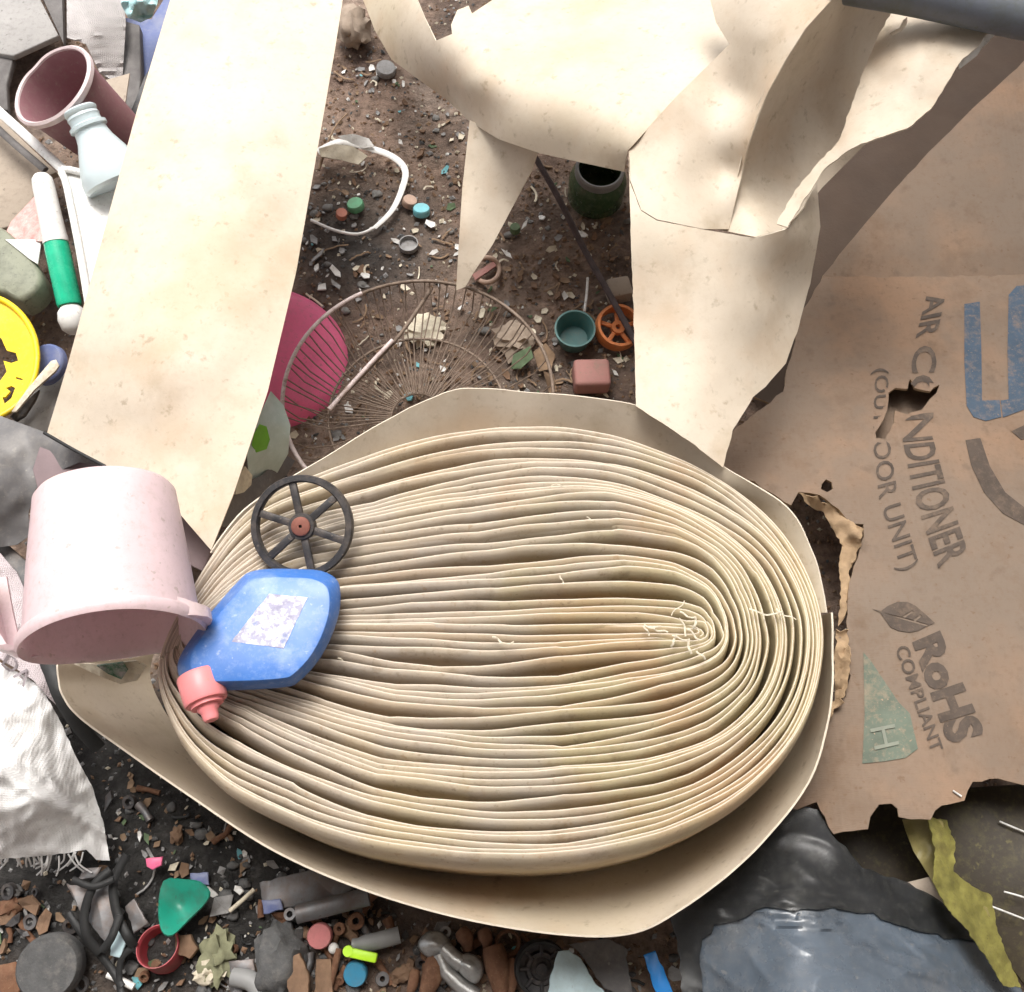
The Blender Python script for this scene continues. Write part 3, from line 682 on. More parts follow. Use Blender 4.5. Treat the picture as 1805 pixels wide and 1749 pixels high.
def lettering(name, text, base, cap, mat_, parent, bold=0.0, zf=card_z, holes=(), lift=.0012):
    cu = bpy.data.curves.new("t", 'FONT'); cu.body = text; cu.offset = bold; cu.resolution_u = 3
    ob = bpy.data.objects.new("t", cu); COL.objects.link(ob)
    dg = bpy.context.evaluated_depsgraph_get(); dg.update()
    me = bpy.data.meshes.new_from_object(ob.evaluated_get(dg))
    bm = bmesh.new(); bm.from_mesh(me); bmesh.ops.triangulate(bm, faces=list(bm.faces)); bmesh.ops.subdivide_edges(bm, edges=[e for e in bm.edges if e.calc_length() > .25], cuts=2); bmesh.ops.triangulate(bm, faces=list(bm.faces))
    xs = [v.co.x for v in bm.verts]; x0, x1 = min(xs), max(xs); ch = .70
    px = {}
    for v in bm.verts:
        u = (v.co.x - x0) / (x1 - x0); h = v.co.y / ch
        b = interp(base, u); c = interp(cap, u); px[v] = (b[0] + (c[0] - b[0]) * h, b[1] + (c[1] - b[1]) * h)
    bm.verts.index_update(); V = [P(*px[v], zf(*px[v]) + lift) for v in bm.verts]; F = []
    for f in bm.faces:
        cx = sum(px[v][0] for v in f.verts) / 3; cy = sum(px[v][1] for v in f.verts) / 3
        if not any(inside(cx, cy, h) for h in holes): F.append([v.index for v in f.verts])
    for i, f in enumerate(F):
        n = (V[f[1]] - V[f[0]]).cross(V[f[2]] - V[f[0]])
        if n.z < 0: F[i] = f[::-1]
    bm.free(); bpy.data.objects.remove(ob); bpy.data.meshes.remove(me)
    return mk(name, V, F, mat_, parent, smooth=0)
TEAR = [(1560, 684), (1600, 680), (1662, 672), (1652, 698), (1625, 728), (1600, 736), (1585, 735), (1562, 782), (1540, 780), (1538, 760), (1560, 715)]
lettering("printed_text", "AIR CONDITIONER", [(0, 1634, 522), (.2, 1613, 604), (.27, 1608, 645), (.45, 1592, 772), (.7, 1612, 872), (1, 1656, 1002)], [(0, 1668, 512), (.2, 1650, 600), (.27, 1650, 645), (.45, 1643, 768), (.7, 1668, 858), (1, 1708, 978)], m_print, carton, bold=.022, holes=[TEAR])
lettering("printed_text", "(OUTDOOR UNIT)", [(0, 1543, 650), (.25, 1540, 735), (.42, 1540, 790), (.65, 1550, 880), (1, 1590, 1008)], [(0, 1566, 648), (.25, 1568, 733), (.42, 1570, 786), (.65, 1583, 870), (1, 1621, 996)], m_print, carton, bold=.008, holes=[TEAR])
lettering("printed_text", "RoHS", [(0, 1611, 1131), (1, 1676, 1312)], [(0, 1655, 1112), (1, 1735, 1296)], m_print, carton, bold=.05)
lettering("printed_text", "COMPLIANT", [(0, 1578, 1143), (1, 1643, 1327)], [(0, 1600, 1135), (1, 1663, 1319)], m_print, carton, bold=.015)
def decal(name, outline, mat_, holes=(), lift=.0012, res=10, zf=card_z):
    return sheet(name, outline, None, mat_, thick=.0004, res=res, holes=holes, parent=carton, zf=lambda x, y: zf(x, y) + lift, hjag=0)
decal("leaf_emblem", [(1538, 1074), (1553, 1077), (1565, 1068), (1582, 1061), (1600, 1061), (1614, 1068), (1628, 1080), (1648, 1098), (1634, 1104), (1618, 1112), (1604, 1115), (1584, 1112), (1570, 1106), (1560, 1092), (1552, 1080)], m_print,
    holes=[[(1558, 1080), (1590, 1088), (1616, 1095), (1636, 1101), (1634, 1104), (1612, 1098), (1588, 1091)], [(1590, 1087), (1608, 1076), (1611, 1078), (1595, 1089)], [(1610, 1093), (1622, 1083), (1625, 1086), (1614, 1095)]], res=8)
decal("blue_print", [(1700, 536), (1727, 532), (1730, 620), (1731, 706), (1762, 705), (1765, 735), (1738, 742), (1716, 735), (1704, 715), (1700, 640)], m_printblue)
decal("blue_print", [(1778, 520), (1792, 504), (1860, 500), (1860, 715), (1805, 722), (1768, 736), (1764, 706), (1778, 704), (1776, 620)], m_printblue)
decal("curved_print", [(1702, 776), (1728, 772), (1745, 822), (1772, 868), (1805, 894), (1850, 915), (1850, 945), (1805, 925), (1768, 905), (1735, 868), (1712, 820)], m_print)
decal("curved_print", [(1783, 760), (1815, 745), (1850, 742), (1850, 765), (1800, 775)], m_print)
decal("green_label", [(1522, 1150), (1535, 1165), (1555, 1195), (1584, 1238), (1604, 1258), (1618, 1320), (1596, 1336), (1560, 1342), (1520, 1346), (1524, 1260)], m_printgreen)
lettering("printed_text", "H", [(0, 1534, 1285), (1, 1542, 1322)], [(0, 1578, 1276), (1, 1586, 1312)], m_printpale, carton, bold=0, lift=.0026)

# ------------------------------------------------------------------ pink dipper lying on the roll's left end
def dipper():
    base = P(186, 866, .335); ax = cvec(.20, -.92, .36)
    M = frame(base, ax, cvec(1, 0, 0)) @ Matrix.Diagonal((.935, .935, 1.02, 1))
    t = thing("dipper", (base.x, base.y, .23), "pale pink plastic dipper lying on its side, mouth towards the viewer", "dipper")
    def dent(p):
        if p.z > .14: p = Vector((p.x * (1 + .012 * math.sin(2 * math.atan2(p.y, p.x))), p.y * .99, p.z + .004 * math.cos(math.atan2(p.y, p.x) * 2 + .5)))
        return p
    pr = [(0, .0), (.045, .0), (.066, .0), (.074, .0022), (.0785, .008), (.0865, .08), (.0935, .148), (.0938, .152), (.0985, .1525), (.1008, .156), (.1004, .1625), (.098, .1665), (.0952, .165), (.0915, .158), (.084, .08), (.0765, .011), (.06, .006), (0, .006)]
    lathe("body", pr, M, m_pink, 72, t, dent=dent)
    # pouring lip on the right
    lip = []
    for a in (-20, -12, -4, 4, 12, 20):
        k = math.cos(rad(a * 4.2)); c, s = math.cos(rad(a + 6)), math.sin(rad(a + 6))
        lip.append([M @ Vector(((.094 + d * max(k, .05)) * c, (.094 + d * max(k, .05)) * s, z)) for d, z in ((0, .146), (.016, .154), (.017, .166), (0, .166))])
    V = [p for r in lip for p in r]; F = [[i * 4 + k, i * 4 + (k + 1) % 4, i * 4 + 4 + (k + 1) % 4, i * 4 + 4 + k] for i in range(5) for k in range(4)] + [[0, 1, 2, 3], [23, 22, 21, 20]]
    mk("pouring_lip", V, F, m_pink, t, smooth=60)
    # channel handle on the left
    sec = [(-.026, 0), (.026, 0), (.026, -.016), (.0225, -.016), (.0225, -.0035), (-.0225, -.0035), (-.0225, -.016), (-.026, -.016)]
    path = [(.100, .166), (.116, .160), (.124, .145), (.131, .11), (.137, .072)]
    V, F = [], []
    for i, (r, z) in enumerate(path):
        sc = 1.0 if i else .8
        for w, d in sec: V.append(M @ Vector((-(r + d), w * sc + .012, z)))
    n = len(sec)
    for i in range(len(path) - 1):
        for k in range(n): F.append([i * n + k, i * n + (k + 1) % n, (i + 1) * n + (k + 1) % n, (i + 1) * n + k])
    F.append(list(range(n))[::-1]); F.append([len(V) - n + k for k in range(n)])
    mk("handle", V, F, m_pink, t, smooth=30)
dipper()

# ------------------------------------------------------------------ black toy wheel and blue bottle on the roll
def wheel():
    c = P(533, 928, .287); M = frame(c, cvec(-.05, .02, 1), cvec(1, 0, 0))
    t = thing("wheel", (c.x, c.y, .268), "black six spoked plastic wheel with reddish hub on the roll", "wheel")
    R = .0585
    lathe("rim", [(R - .008, -.006), (R - .001, -.0065), (R, -.004), (R, .004), (R - .001, .0062), (R - .007, .0065), (R - .0085, .004), (R - .0085, -.004), (R - .008, -.006)], M, m_black, 56, t)
    for a in (103, 41, -19, -78, -137, 163):
        a = rad(a); d = Vector((math.cos(a), math.sin(a), 0))
        m2 = M @ frame(d * .031, (0, 0, 1), d)
        bevbox("spoke", (.043, .0085, .0075), m2, m_black, .0016, t)
    lathe("hub_boss", [(0, -.007), (.015, -.007), (.0155, .003), (.0145, .006), (.0115, .0062), (0, .0062)], M, m_black, 28, t)
    lathe("hub", [(.0108, .0055), (.0108, .0085), (.0095, .0095), (.002, .0095), (.0016, .004), (0, .004)], M, m_hub, 24, t)
wheel()
def blue_bottle():
    t = thing("bottle", P(460, 1120, .265), "flat blue plastic bottle with coral pink cap lying on the roll", "bottle")
    ol = crom([(424, 1020), (442, 1008), (470, 1003), (520, 1003), (565, 1006), (592, 1020), (600, 1042), (598, 1080), (582, 1128), (556, 1172), (524, 1204), (505, 1211), (460, 1215), (405, 1217), (352, 1217), (326, 1208), (313, 1184), (317, 1158), (338, 1124), (376, 1074)], True, 3)
    cx, cy = 468, 1105
    def ring(k, dz): return [P(cx + (x - cx) * k, cy + (y - cy) * k, .272 + dz) for x, y in ol]
    V, F = [], []; lv = [(.86, 0), (.975, .004), (1.0, .010), (1.0, .019), (.985, .0225), (.875, .0405), (.85, .0425), (.80, .0432), (.5, .0448), (.22, .0452)]
    for k, dz in lv: V += ring(k, dz)
    n = len(ol)
    for i in range(len(lv) - 1):
        for k in range(n): F.append([i * n + k, i * n + (k + 1) % n, (i + 1) * n + (k + 1) % n, (i + 1) * n + k][::-1])
    F.append([(len(lv) - 1) * n + k for k in range(n)][::-1]); F.append(list(range(n)))
    mk("body", V, F, m_blue, t, smooth=26)
    lab = sheet("label", [(474, 1047), (542, 1053), (500, 1143), (408, 1131)], [(474, 1047, .3172), (542, 1053, .3172), (500, 1143, .3176), (408, 1131, .3172)], m_label, thick=.0004, res=9, parent=t, jag=1.5)
    ptube("mould_seam", [(398, 1193, .3035), (450, 1189, .3055), (505, 1178, .3045)], .0008, m_blue, t, n=4, seg=6)
    c = P(352, 1197, .300); M = frame(c, cvec(.36, -.80, .34), cvec(1, 0, 0)) @ Matrix.Scale(.93, 4)
    cap = lathe("cap", [(.0, -.006), (.0235, -.006), (.0248, -.003), (.0243, .026), (.023, .0285), (.0185, .029), (.0182, .031), (.0182, .033), (.0, .033)], M, m_coral, 36, t)
    lathe("nozzle", [(.0125, .032), (.0122, .037), (.0095, .040), (.009, .047), (.0075, .050), (.004, .051), (.0, .0508)], M, m_coral, 28, cap)
blue_bottle()

# ------------------------------------------------------------------ fan guard, magenta basin and pouch behind the roll
def fan_guard():
    c = P(737, 694, .0); zo, zi = .085, .03
    t = thing("fan_guard", (c.x, c.y, 0), "rusty round wire fan guard lying on the soil behind the roll", "fan guard")
    co = P(737, 692, zo); R = 238 / ppm(737, 692, zo); ci = P(735, 730, zi); r = 156 / ppm(735, 730, zi)
    def ringpts(ce, rr): return [ce + Vector((rr * math.cos(a), rr * math.sin(a), 0)) for a in [2 * math.pi * k / 72 for k in range(73)]]
    # left of the outer ring keeps its pale coating
    pts = ringpts(co, R)
    tube("outer_ring", pts, .0026, m_wire, t, seg=8)
    arc = [co + Vector((R * math.cos(a), R * math.sin(a), .0009)) for a in [rad(118 + 122 * k / 30) for k in range(31)]]
    tube("pale_ring_coating", arc, .0031, m_wirew, t, seg=8)
    tube("inner_ring", ringpts(ci, r), .0021, m_wire, t, seg=8)
    tube("hub_ring", ringpts(ci + Vector((0, 0, -.008)), r * .3), .0021, m_wire, t, seg=8)
    n = 92
    for k in range(n):
        a = 2 * math.pi * k / n + random.uniform(-.02, .02); d = Vector((math.cos(a), math.sin(a), 0))
        zz = random.uniform(-.004, .004)
        if random.random() < .1: continue
        tube("wire", [co + d * R, co + d * R * .9 + Vector((random.uniform(-.004, .004), random.uniform(-.004, .004), -.03 + zz)), ci + d * r + Vector((0, 0, .002)), ci + d * r * .3 + Vector((0, 0, -.006))], .0011, m_wire, t, seg=5)
    ptube("brace_rod", [(580, 722, .045), (650, 650, .05), (705, 590, .055), (752, 522, .06), (760, 508, .062)], .0032, m_wire, t, n=4)
    ptube("pale_rod", [(580, 722, .05), (640, 655, .055), (692, 600, .06)], .0035, m_wirew, t, n=4)
fan_guard()
c = P(500, 625, .028)
M = frame(c, Vector((.50, -.05, .86)), (0, 1, 0))
o = lathe("basin", [(.0, .028), (.05, .0275), (.082, .026), (.096, .021), (.110, .004), (.118, -.016), (.126, -.02), (.127, -.025), (.118, -.025), (.108, -.015), (.09, .016), (.05, .022), (0, .0225)], M, m_magenta, 64)
tag(o, "magenta plastic basin lying upside down beside the left strip", "basin")
t = thing("foil_pouch", P(470, 770, .03), "pale green plastic pouch with a leaf print under the left strip", "pouch")
PZ = TPS([(470, 700, .16), (520, 760, .11), (440, 800, .17), (500, 820, .08), (440, 870, .12), (480, 850, .06)])
sheet("pouch_film", [(478, 690), (500, 715), (512, 750), (508, 800), (488, 835), (462, 858), (446, 870), (440, 850), (436, 800), (455, 740)], None, m_pouch, res=9, parent=t, zf=PZ, wob=.006, wobs=.03, thick=.001)
sheet("leaf_print", [(458, 748), (470, 752), (476, 775), (470, 792), (452, 798), (444, 785), (448, 765)], None, m_pouchg, res=8, parent=t, zf=lambda x, y: PZ(x, y) + .006 * (nz(x * .03, y * .03, 9) + .45 * nz(x * .081, y * .081, 4)) + .002, thick=.0005)
o = sheet("dark_film", [(500, 800), (520, 812), (505, 838), (470, 862), (440, 890), (398, 930), (385, 925), (402, 880), (436, 848), (462, 838)], [(500, 800, .05), (440, 850, .15), (390, 925, .20), (470, 862, .10)], m_greybag, res=9, wob=.012, wobs=.03, thick=.001)
tag(o, "crumpled dark plastic film between the left strip and the wheel", "film")
o = sheet("cream_scrap", [(432, 822), (445, 838), (443, 855), (430, 868), (415, 872), (418, 848)], [(432, 822, .2), (443, 855, .17), (415, 872, .2)], m_cream, res=7, wob=.006, wobs=.04)
tag(o, "small cream curl of sheet beside the lower end of the left strip", "scrap")

# ------------------------------------------------------------------ things on the soil behind the roll
def cap(px, py, r_px, m_, label, z=.006, up=(0, 0, 1), h=.011, name="cap", inner=False, group=None):
    c = P(px, py, z); r = r_px / ppm(px, py, z); M = frame(c, up, (1, 0, 0))
    if inner:  # lying open side up
        pr = [(0, .0), (r * .9, 0), (r, .002), (r, h), (r * .9, h), (r * .86, .003), (0, .0025)]
    else:
        pr = [(r, 0), (r, h * .55), (r * .985, h * .8), (r * .9, h), (r * .55, h * 1.0), (0, h * .99)]
    o = lathe(name, pr, M, m_, 32)
    return tag(o, label, "cap", group)
cap(680, 126, 17, m_greychip, "pale grey bottle cap lying below the bright curved sheet", up=(.15, -.1, 1))
cap(628, 366, 15, m_greencap, "green bottle cap inside the broken white hoop", up=(-.1, .1, 1))
cap(602, 381, 10, m_orangecap, "faded orange cap inside the broken white hoop", up=(.2, -.1, 1))
cap(743, 376, 15, m_tealcap, "teal bottle cap on the soil right of the broken hoop", up=(.05, .25, 1))
cap(721, 360, 13, m_peach, "peach coloured cap on the soil right of the broken hoop", up=(.3, .1, 1))
cap(721, 436, 17, m_greychip, "dark grey cap lying open on the grey rubble", inner=True)
cap(908, 407, 0.1 + 9, m_greenleaf, "small dull green disc on the soil by the pointed flap")
cap(937, 592, 8, m_cream, "small cream cap left of the teal bowl")
# broken white hoop
t = thing("broken_hoop", P(640, 340, 0), "broken white plastic hoop lying on the grey rubble", "hoop")
ptube("hoop_strip", [(560, 268, .03), (600, 250, .035), (640, 258, .03), (690, 275, .025), (714, 300, .022), (708, 335, .02), (690, 372, .015), (660, 402, .012)], .0062, m_white, t, n=6, flat=.35, taper=lambda u: 1.25 - .6 * u)
ptube("hoop_wire", [(660, 402, .012), (630, 413, .012), (590, 406, .012), (548, 388, .012)], .0026, m_white, t, n=6)
sheet("hoop_shard", [(562, 262), (590, 254), (622, 258), (648, 275), (632, 290), (600, 282), (566, 276)], [(562, 262, .04), (648, 275, .035), (600, 285, .03)], m_cream, res=9, thick=.003, parent=t, wob=.004, wobs=.03)
sheet("hoop_shard", [(595, 240), (622, 236), (650, 244), (660, 258), (640, 262), (610, 250)], [(595, 240, .04), (660, 258, .035), (622, 236, .045)], m_whitechip, res=9, thick=.003, parent=t, wob=.004, wobs=.03)
# twig
o = ptube("twig", [(562, 300, .012), (575, 260, .02), (590, 225, .02), (612, 200, .012)], .0022, m_leaf, n=5, taper=lambda u: 1.2 - .7 * u); tag(o, "thin bent twig beside the left strip above the hoop", "twig")
o = rock("cloth_bundle", P(622, 48, .03), (.030, .042, .03), m_tan, 3.3, rough=.45, freq=2.4); tag(o, "crumpled tan cloth bundle between the two strips at the top", "cloth")
# dark green jar
t = thing("green_jar", P(1050, 350, 0), "squat dark green jar standing under the bright sheet", "jar")
c = P(1048, 352, .0); M = frame(c, (0.03, -.08, 1), (1, 0, 0)); r = 50 / ppm(1048, 350, .04)
lathe("jar_body", [(0, .0), (r * .85, 0), (r, .012), (r * 1.02, .05), (r * .96, .062), (r * .80, .072), (r * .78, .078), (r * .74, .078), (r * .73, .07), (r * .9, .058), (r * .92, .014), (0, .008)], M, m_glass, 44, t)
lathe("jar_collar", [(r * .80, .068), (r * .86, .070), (r * .86, .082), (r * .80, .084), (r * .74, .083), (r * .74, .074)], M, m_greyhose, 44, t)
o = ptube("rod", [(945, 280, .10), (985, 350, .085), (1030, 440, .06), (1075, 520, .045), (1125, 612, .03)], .0052, m_rod, n=4, seg=8); tag(o, "dark rusty rod leaning between the bright sheet and the orange cup", "rod")
# teal bowl
t = thing("small_bowl", P(1011, 596, 0), "small dull teal bowl on the soil behind the roll", "bowl")
c = P(1011, 600, .004); M = frame(c, (0, -.10, 1), (1, 0, 0)); r = 34 / ppm(1011, 595, .03)
lathe("bowl_wall", [(0, .0), (r * .72, 0), (r * .8, .003), (r, .032), (r * 1.06, .036), (r * 1.06, .040), (r * .97, .040), (r * .9, .034), (r * .72, .006), (0, .005)], M, m_teal, 40, t)
# orange cup with cut out spokes
t = thing("slotted_cup", P(1086, 582, 0), "orange plastic cup with spoked lattice bottom beside the teal bowl", "cup")
c = P(1086, 582, .012); M = frame(c, (.15, -.2, 1), (1, 0, 0)); r = 40 / ppm(1086, 582, .02)
lathe("cup_ring", [(r * .82, 0), (r, 0), (r * 1.02, .012), (r * .98, .022), (r * .86, .022), (r * .8, .012), (r * .82, 0)], M, m_orange, 40, t)
for k in range(5):
    a = rad(20 + 72 * k); d = Vector((math.cos(a), math.sin(a), 0))
    bevbox("lattice_spoke", (r * .78, .007, .006), M @ frame(d * r * .46 + Vector((0, 0, .008)), (0, 0, 1), d), m_orange, .002, t)
lathe("lattice_hub", [(r * .12, .004), (r * .3, .004), (r * .3, .014), (r * .12, .014), (r * .12, .004)], M, m_orange, 24, t)
o = bevbox("foam_block", (.038, .034, .03), frame(P(1090, 512, .02), (.1, -.1, 1), (.95, .25, 0)), m_boardtan, .005); tag(o, "small beige block behind the orange cup", "block")
o = bevbox("plastic_block", (.055, .045, .035), frame(P(1042, 664, .018), (.05, -.05, 1), (1, 0.05, 0)), m_terra, .006, seg=3); tag(o, "dusty rose square block half hidden behind the roll", "block")
o = ptube("cord", [(1036, 490, .01), (1034, 520, .012), (1030, 550, .02)], .0022, m_whitechip, n=5); tag(o, "short white cord ending at the teal bowl", "cord")
o = ptube("peach_ring", [(p[0], p[1], .016 + .006 * math.sin(i)) for i, p in enumerate(ell(858, 476, 22, 22, 12, 0, rad(-120), rad(170)))], .004, m_peach, n=4); tag(o, "peach plastic ring beside the tip of the pointed flap", "ring")
o = plate("red_strip", [(832, 486), (870, 462), (876, 470), (838, 496)], .016, .003, m_terra); tag(o, "flat dull red strip across the peach ring", "strip")
o = rock("dry_leaf_ball", P(748, 582, .012), (.03, .025, .012), m_cream, 8.2, rough=.7, freq=3.5); tag(o, "crumpled cream paper on the soil inside the fan guard", "paper")
o = rock("dry_leaf_ball", P(905, 598, .012), (.03, .026, .014), m_tan, 5.2, rough=.8, freq=3.5); tag(o, "crumpled tan leaf litter left of the teal bowl", "leaf litter")
for i, (pts, m_, lb) in enumerate([
    ([(940, 620), (962, 605), (978, 625), (972, 650), (950, 655)], m_leaf, "brown dry leaf left of the teal bowl"),
    ([(905, 625), (935, 610), (940, 630), (918, 650), (900, 650)], m_greenleaf, "dark green leaf scrap behind the roll"),
    ([(958, 655), (975, 660), (980, 690), (968, 695)], m_leaf, "dry leaf standing against the back of the roll")]):
    o = sheet("dry_leaf", pts, [(pts[0][0], pts[0][1], .02), (pts[2][0], pts[2][1], .025), (pts[-1][0], pts[-1][1], .012)], m_, res=9, thick=.0012, wob=.006, wobs=.04, seed=i); tag(o, lb, "leaf")

# ------------------------------------------------------------------ the heap at the left edge
def flat(name, ol, z, th, m_, label, cat, tilt=None, bulge=0, bev=.0025):
    o = plate(name, ol, z, th, m_, tilt=tilt, bulge=bulge, bev=bev); return tag(o, label, cat)
flat("board", [(-70, -70), (35, -70), (108, 72), (28, 108), (-70, 90)], .045, .012, m_board, "pale grey weathered board in the top left corner", "board", tilt=(.03, -.05))
flat("board", [(45, -70), (112, -70), (117, 88), (108, 68)], .03, .012, m_wood, "dark narrow board beside the ribbed sack at the top left", "board")
flat("board", [(-70, 100), (30, 112), (18, 160), (20, 205), (-70, 195)], .03, .014, m_wood, "dark grey board left of the mauve pail", "board")
flat("board", [(-70, 205), (0, 212), (105, 312), (70, 330), (55, 400), (-70, 430)], .05, .012, m_boardtan, "tan weathered board below the mauve pail", "board", tilt=(.05, 0))
o = ptube("rail", [(-40, 160, .12), (0, 198, .125), (60, 252, .13), (112, 300, .14)], .0075, m_white, n=4, seg=8, flat=.6); tag(o, "thin white plastic rail running up to the tray's corner", "rail")
o = ptube("rail", [(-40, 190, .10), (10, 240, .105), (80, 300, .11)], .006, m_wood, n=4, seg=8, flat=.6); tag(o, "dark rail beneath the white rail at the left edge", "rail")
RZ = TPS([(118, -50, .12), (210, -50, .10), (150, 60, .13), (215, 130, .08), (170, 130, .10)])
o = sheet("ribbed_sack", [(117, -60), (212, -60), (222, 40), (216, 132), (198, 142), (176, 128), (152, 78), (118, 66)], None, m_sackold, res=7, zf=lambda x, y: RZ(x, y) + .0016 * math.sin(y * .42 + .03 * x + 3 * nz(x * .02, y * .02, 1)), thick=.0015); tag(o, "grey ribbed woven sack behind the mauve pail", "sack")
o = sheet("film_bag", [(212, -50), (280, -50), (278, 5), (268, 30), (248, 40), (226, 32), (214, 10)], [(212, -50, .16), (280, -50, .15), (248, 0, .18), (248, 40, .13)], m_tealbag, res=5, wob=.016, wobs=.05, thick=.0008); tag(o, "crumpled aqua plastic film at the top left", "film")
flat("panel", [(222, 36), (268, 38), (330, -60), (300, 60), (268, 160), (255, 140)], .05, .006, m_lid, "dull blue panel partly under the top of the left strip", "panel")
flat("wood_post", [(216, 50), (252, 60), (256, 150), (246, 270), (232, 262), (220, 170)], .055, .02, m_wood, "dark weathered post between the pail and the left strip", "post")
flat("dark_rubble", [(232, 225), (262, 150), (275, 130), (245, 300), (222, 270)], .07, .02, m_black, "black scrap beside the post under the left strip's edge", "scrap")
flat("white_shard", [(180, 145), (230, 131), (219, 205)], .12, .003, m_boardtan, "pale triangular shard right of the mauve pail", "shard")
# mauve pail
c = P(94, 152, .21); ax = cvec(.36, -.32, -.88); M = frame(c, ax, cvec(1, 0, 0))
t = thing("pail", (c.x, c.y, .05), "mauve plastic pail with pale chipped rim tipped towards the viewer", "pail")
def pdent(p):
    a = math.degrees(math.atan2(p.y, p.x)) % 360; d = math.exp(-((a - 228) / 13) ** 2)
    if p.z < .06: p = p * (1 - .055 * d * (1 - p.z / .06)); 
    return p
lathe("pail_wall", [(0, .155), (.048, .155), (.062, .010), (.0655, .0), (.0655, .004), (.064, .02), (.051, .165), (0, .165)], M, m_mauve, 72, t, dent=pdent)
lathe("rim", [(.0645, .006), (.066, -.003), (.069, -.005), (.0725, -.002), (.0725, .005), (.068, .009), (.0645, .006)], M, m_paleedge, 72, t, dent=pdent)
# pale blue drink bottle
c = P(140, 193, .225); ax = cvec(.40, -.88, -.25); M = frame(c, ax, cvec(1, 0, 0))
t = thing("drink_bottle", (c.x, c.y, .1), "pale blue capless drink bottle lying in front of the mauve pail", "bottle")
lathe("neck", [(.019, .012), (.0195, .001), (.0225, -.001), (.0245, .001), (.0245, .006), (.023, .008), (.0245, .012), (.023, .016), (.0235, .022), (.028, .024), (.028, .029), (.024, .031), (.0245, .036)], M, m_pet, 40, t)
lathe("shoulder", [(.0243, .0355), (.027, .046), (.036, .066), (.0455, .088), (.049, .100), (.050, .112), (.046, .117), (0, .118)], M, m_pet, 40, t)
# white tray
t = thing("tray", P(175, 430, .05), "white speckled plastic tray tucked under the left strip", "tray")
TZ = TPS([(108, 300, .15), (235, 325, .14), (160, 545, .16), (240, 560, .15)])
sheet("tray_floor", [(112, 304), (240, 330), (240, 565), (160, 545)], None, m_white, res=14, zf=TZ, thick=.003, parent=t)
ptube("tray_rim", [(235, 326, .145), (175, 313, .152), (112, 299, .156), (118, 330, .157), (140, 440, .162), (158, 548, .166)], .0055, m_white, t, n=4, seg=8)
# tube with green band
t = thing("squeeze_tube", P(105, 450, .1), "white tube with a shiny green band beside the tray", "tube")
ax = cvec(.22, -.97, .02); c = P(72, 306, .165); M = frame(c, ax, cvec(1, 0, 0))
lathe("tube_end", [(0, 0), (.010, .002), (.0145, .008), (.016, .02), (.0175, .095), (.0185, .1), (.0185, .108), (0, .108)], M, m_white, 28, t)
lathe("green_band", [(0, .106), (.0175, .108), (.018, .125), (.018, .20), (.017, .204), (0, .204)], M, m_greentube, 28, t)
lathe("bulb", [(0, .203), (.012, .204), (.019, .213), (.021, .225), (.018, .239), (.010, .247), (0, .249)], M, m_white, 28, t)
o = sheet("netting", [(0, 430), (20, 390), (62, 345), (75, 370), (85, 400), (78, 425), (50, 425), (20, 425)], [(0, 430, .08), (62, 345, .10), (80, 400, .12)], m_pinknet, res=7, wob=.008, wobs=.06, thick=.002); tag(o, "faded pink netting left of the white tube", "netting")
flat("white_shard", [(10, 424), (75, 424), (68, 468), (52, 458)], .11, .003, m_white, "white triangular shard above the grimy olive tub", "shard")
o = plate("grimy_tub", crom([(-60, 425), (14, 428), (60, 462), (92, 505), (95, 535), (62, 562), (20, 545), (-60, 560)], True, 3), .06, .05, m_olive, bev=.008); tag(o, "grimy olive tub lid above the yellow ring", "tub")
# yellow strainer
ycx, ycy, yr = -42, 630, 108
YZ = TPS([(-150, 630, .14), (66, 630, .135), (-40, 520, .13), (-40, 740, .145), (-42, 630, .12)])
t = thing("strainer", P(ycx, ycy, .1), "bright yellow plastic strainer with cut out slots at the left edge", "strainer")
sheet("strainer_dish", ell(ycx, ycy, yr, yr + 4, 48), None, m_yellow, res=8, zf=YZ, thick=.003, parent=t, hjag=0, jag=.6,
    holes=[[(-20, 588), (2, 596), (12, 618), (28, 622), (32, 636), (20, 640), (6, 636), (12, 655), (0, 672), (-20, 676), (-40, 630)], [(28, 664), (40, 668), (40, 671), (28, 668)], [(10, 684), (20, 680), (27, 684), (20, 702), (8, 712), (4, 700), (9, 700), (18, 690)]])
ptube("strainer_rim", [(x, y, YZ(x, y) + .003) for x, y in ell(ycx, ycy, yr, yr + 4, 24)] + [(ycx + yr, ycy, YZ(ycx + yr, ycy) + .003)], .0042, m_yellow, t, n=3, seg=8)
cap(88, 645, 37, m_lid, "slate blue round lid behind the yellow strainer", z=.10, up=(-.3, -.2, 1), h=.012, name="lid")
flat("spatula", [(22, 728), (48, 690), (92, 638), (100, 636), (106, 646), (100, 656), (62, 690), (30, 728)], .15, .0035, m_cream, "pale flat stick resting across the blue lid", "stick", bev=.0012)
flat("grey_tile", [(30, 745), (70, 690), (115, 660), (140, 690), (100, 765), (60, 770)], .06, .012, m_board, "grey flat slab below the blue lid", "slab")
flat("dark_scrap", [(20, 738), (62, 698), (72, 690), (66, 706), (45, 738), (30, 746)], .085, .006, m_black, "black scrap between the pale stick and the grey slab", "scrap")
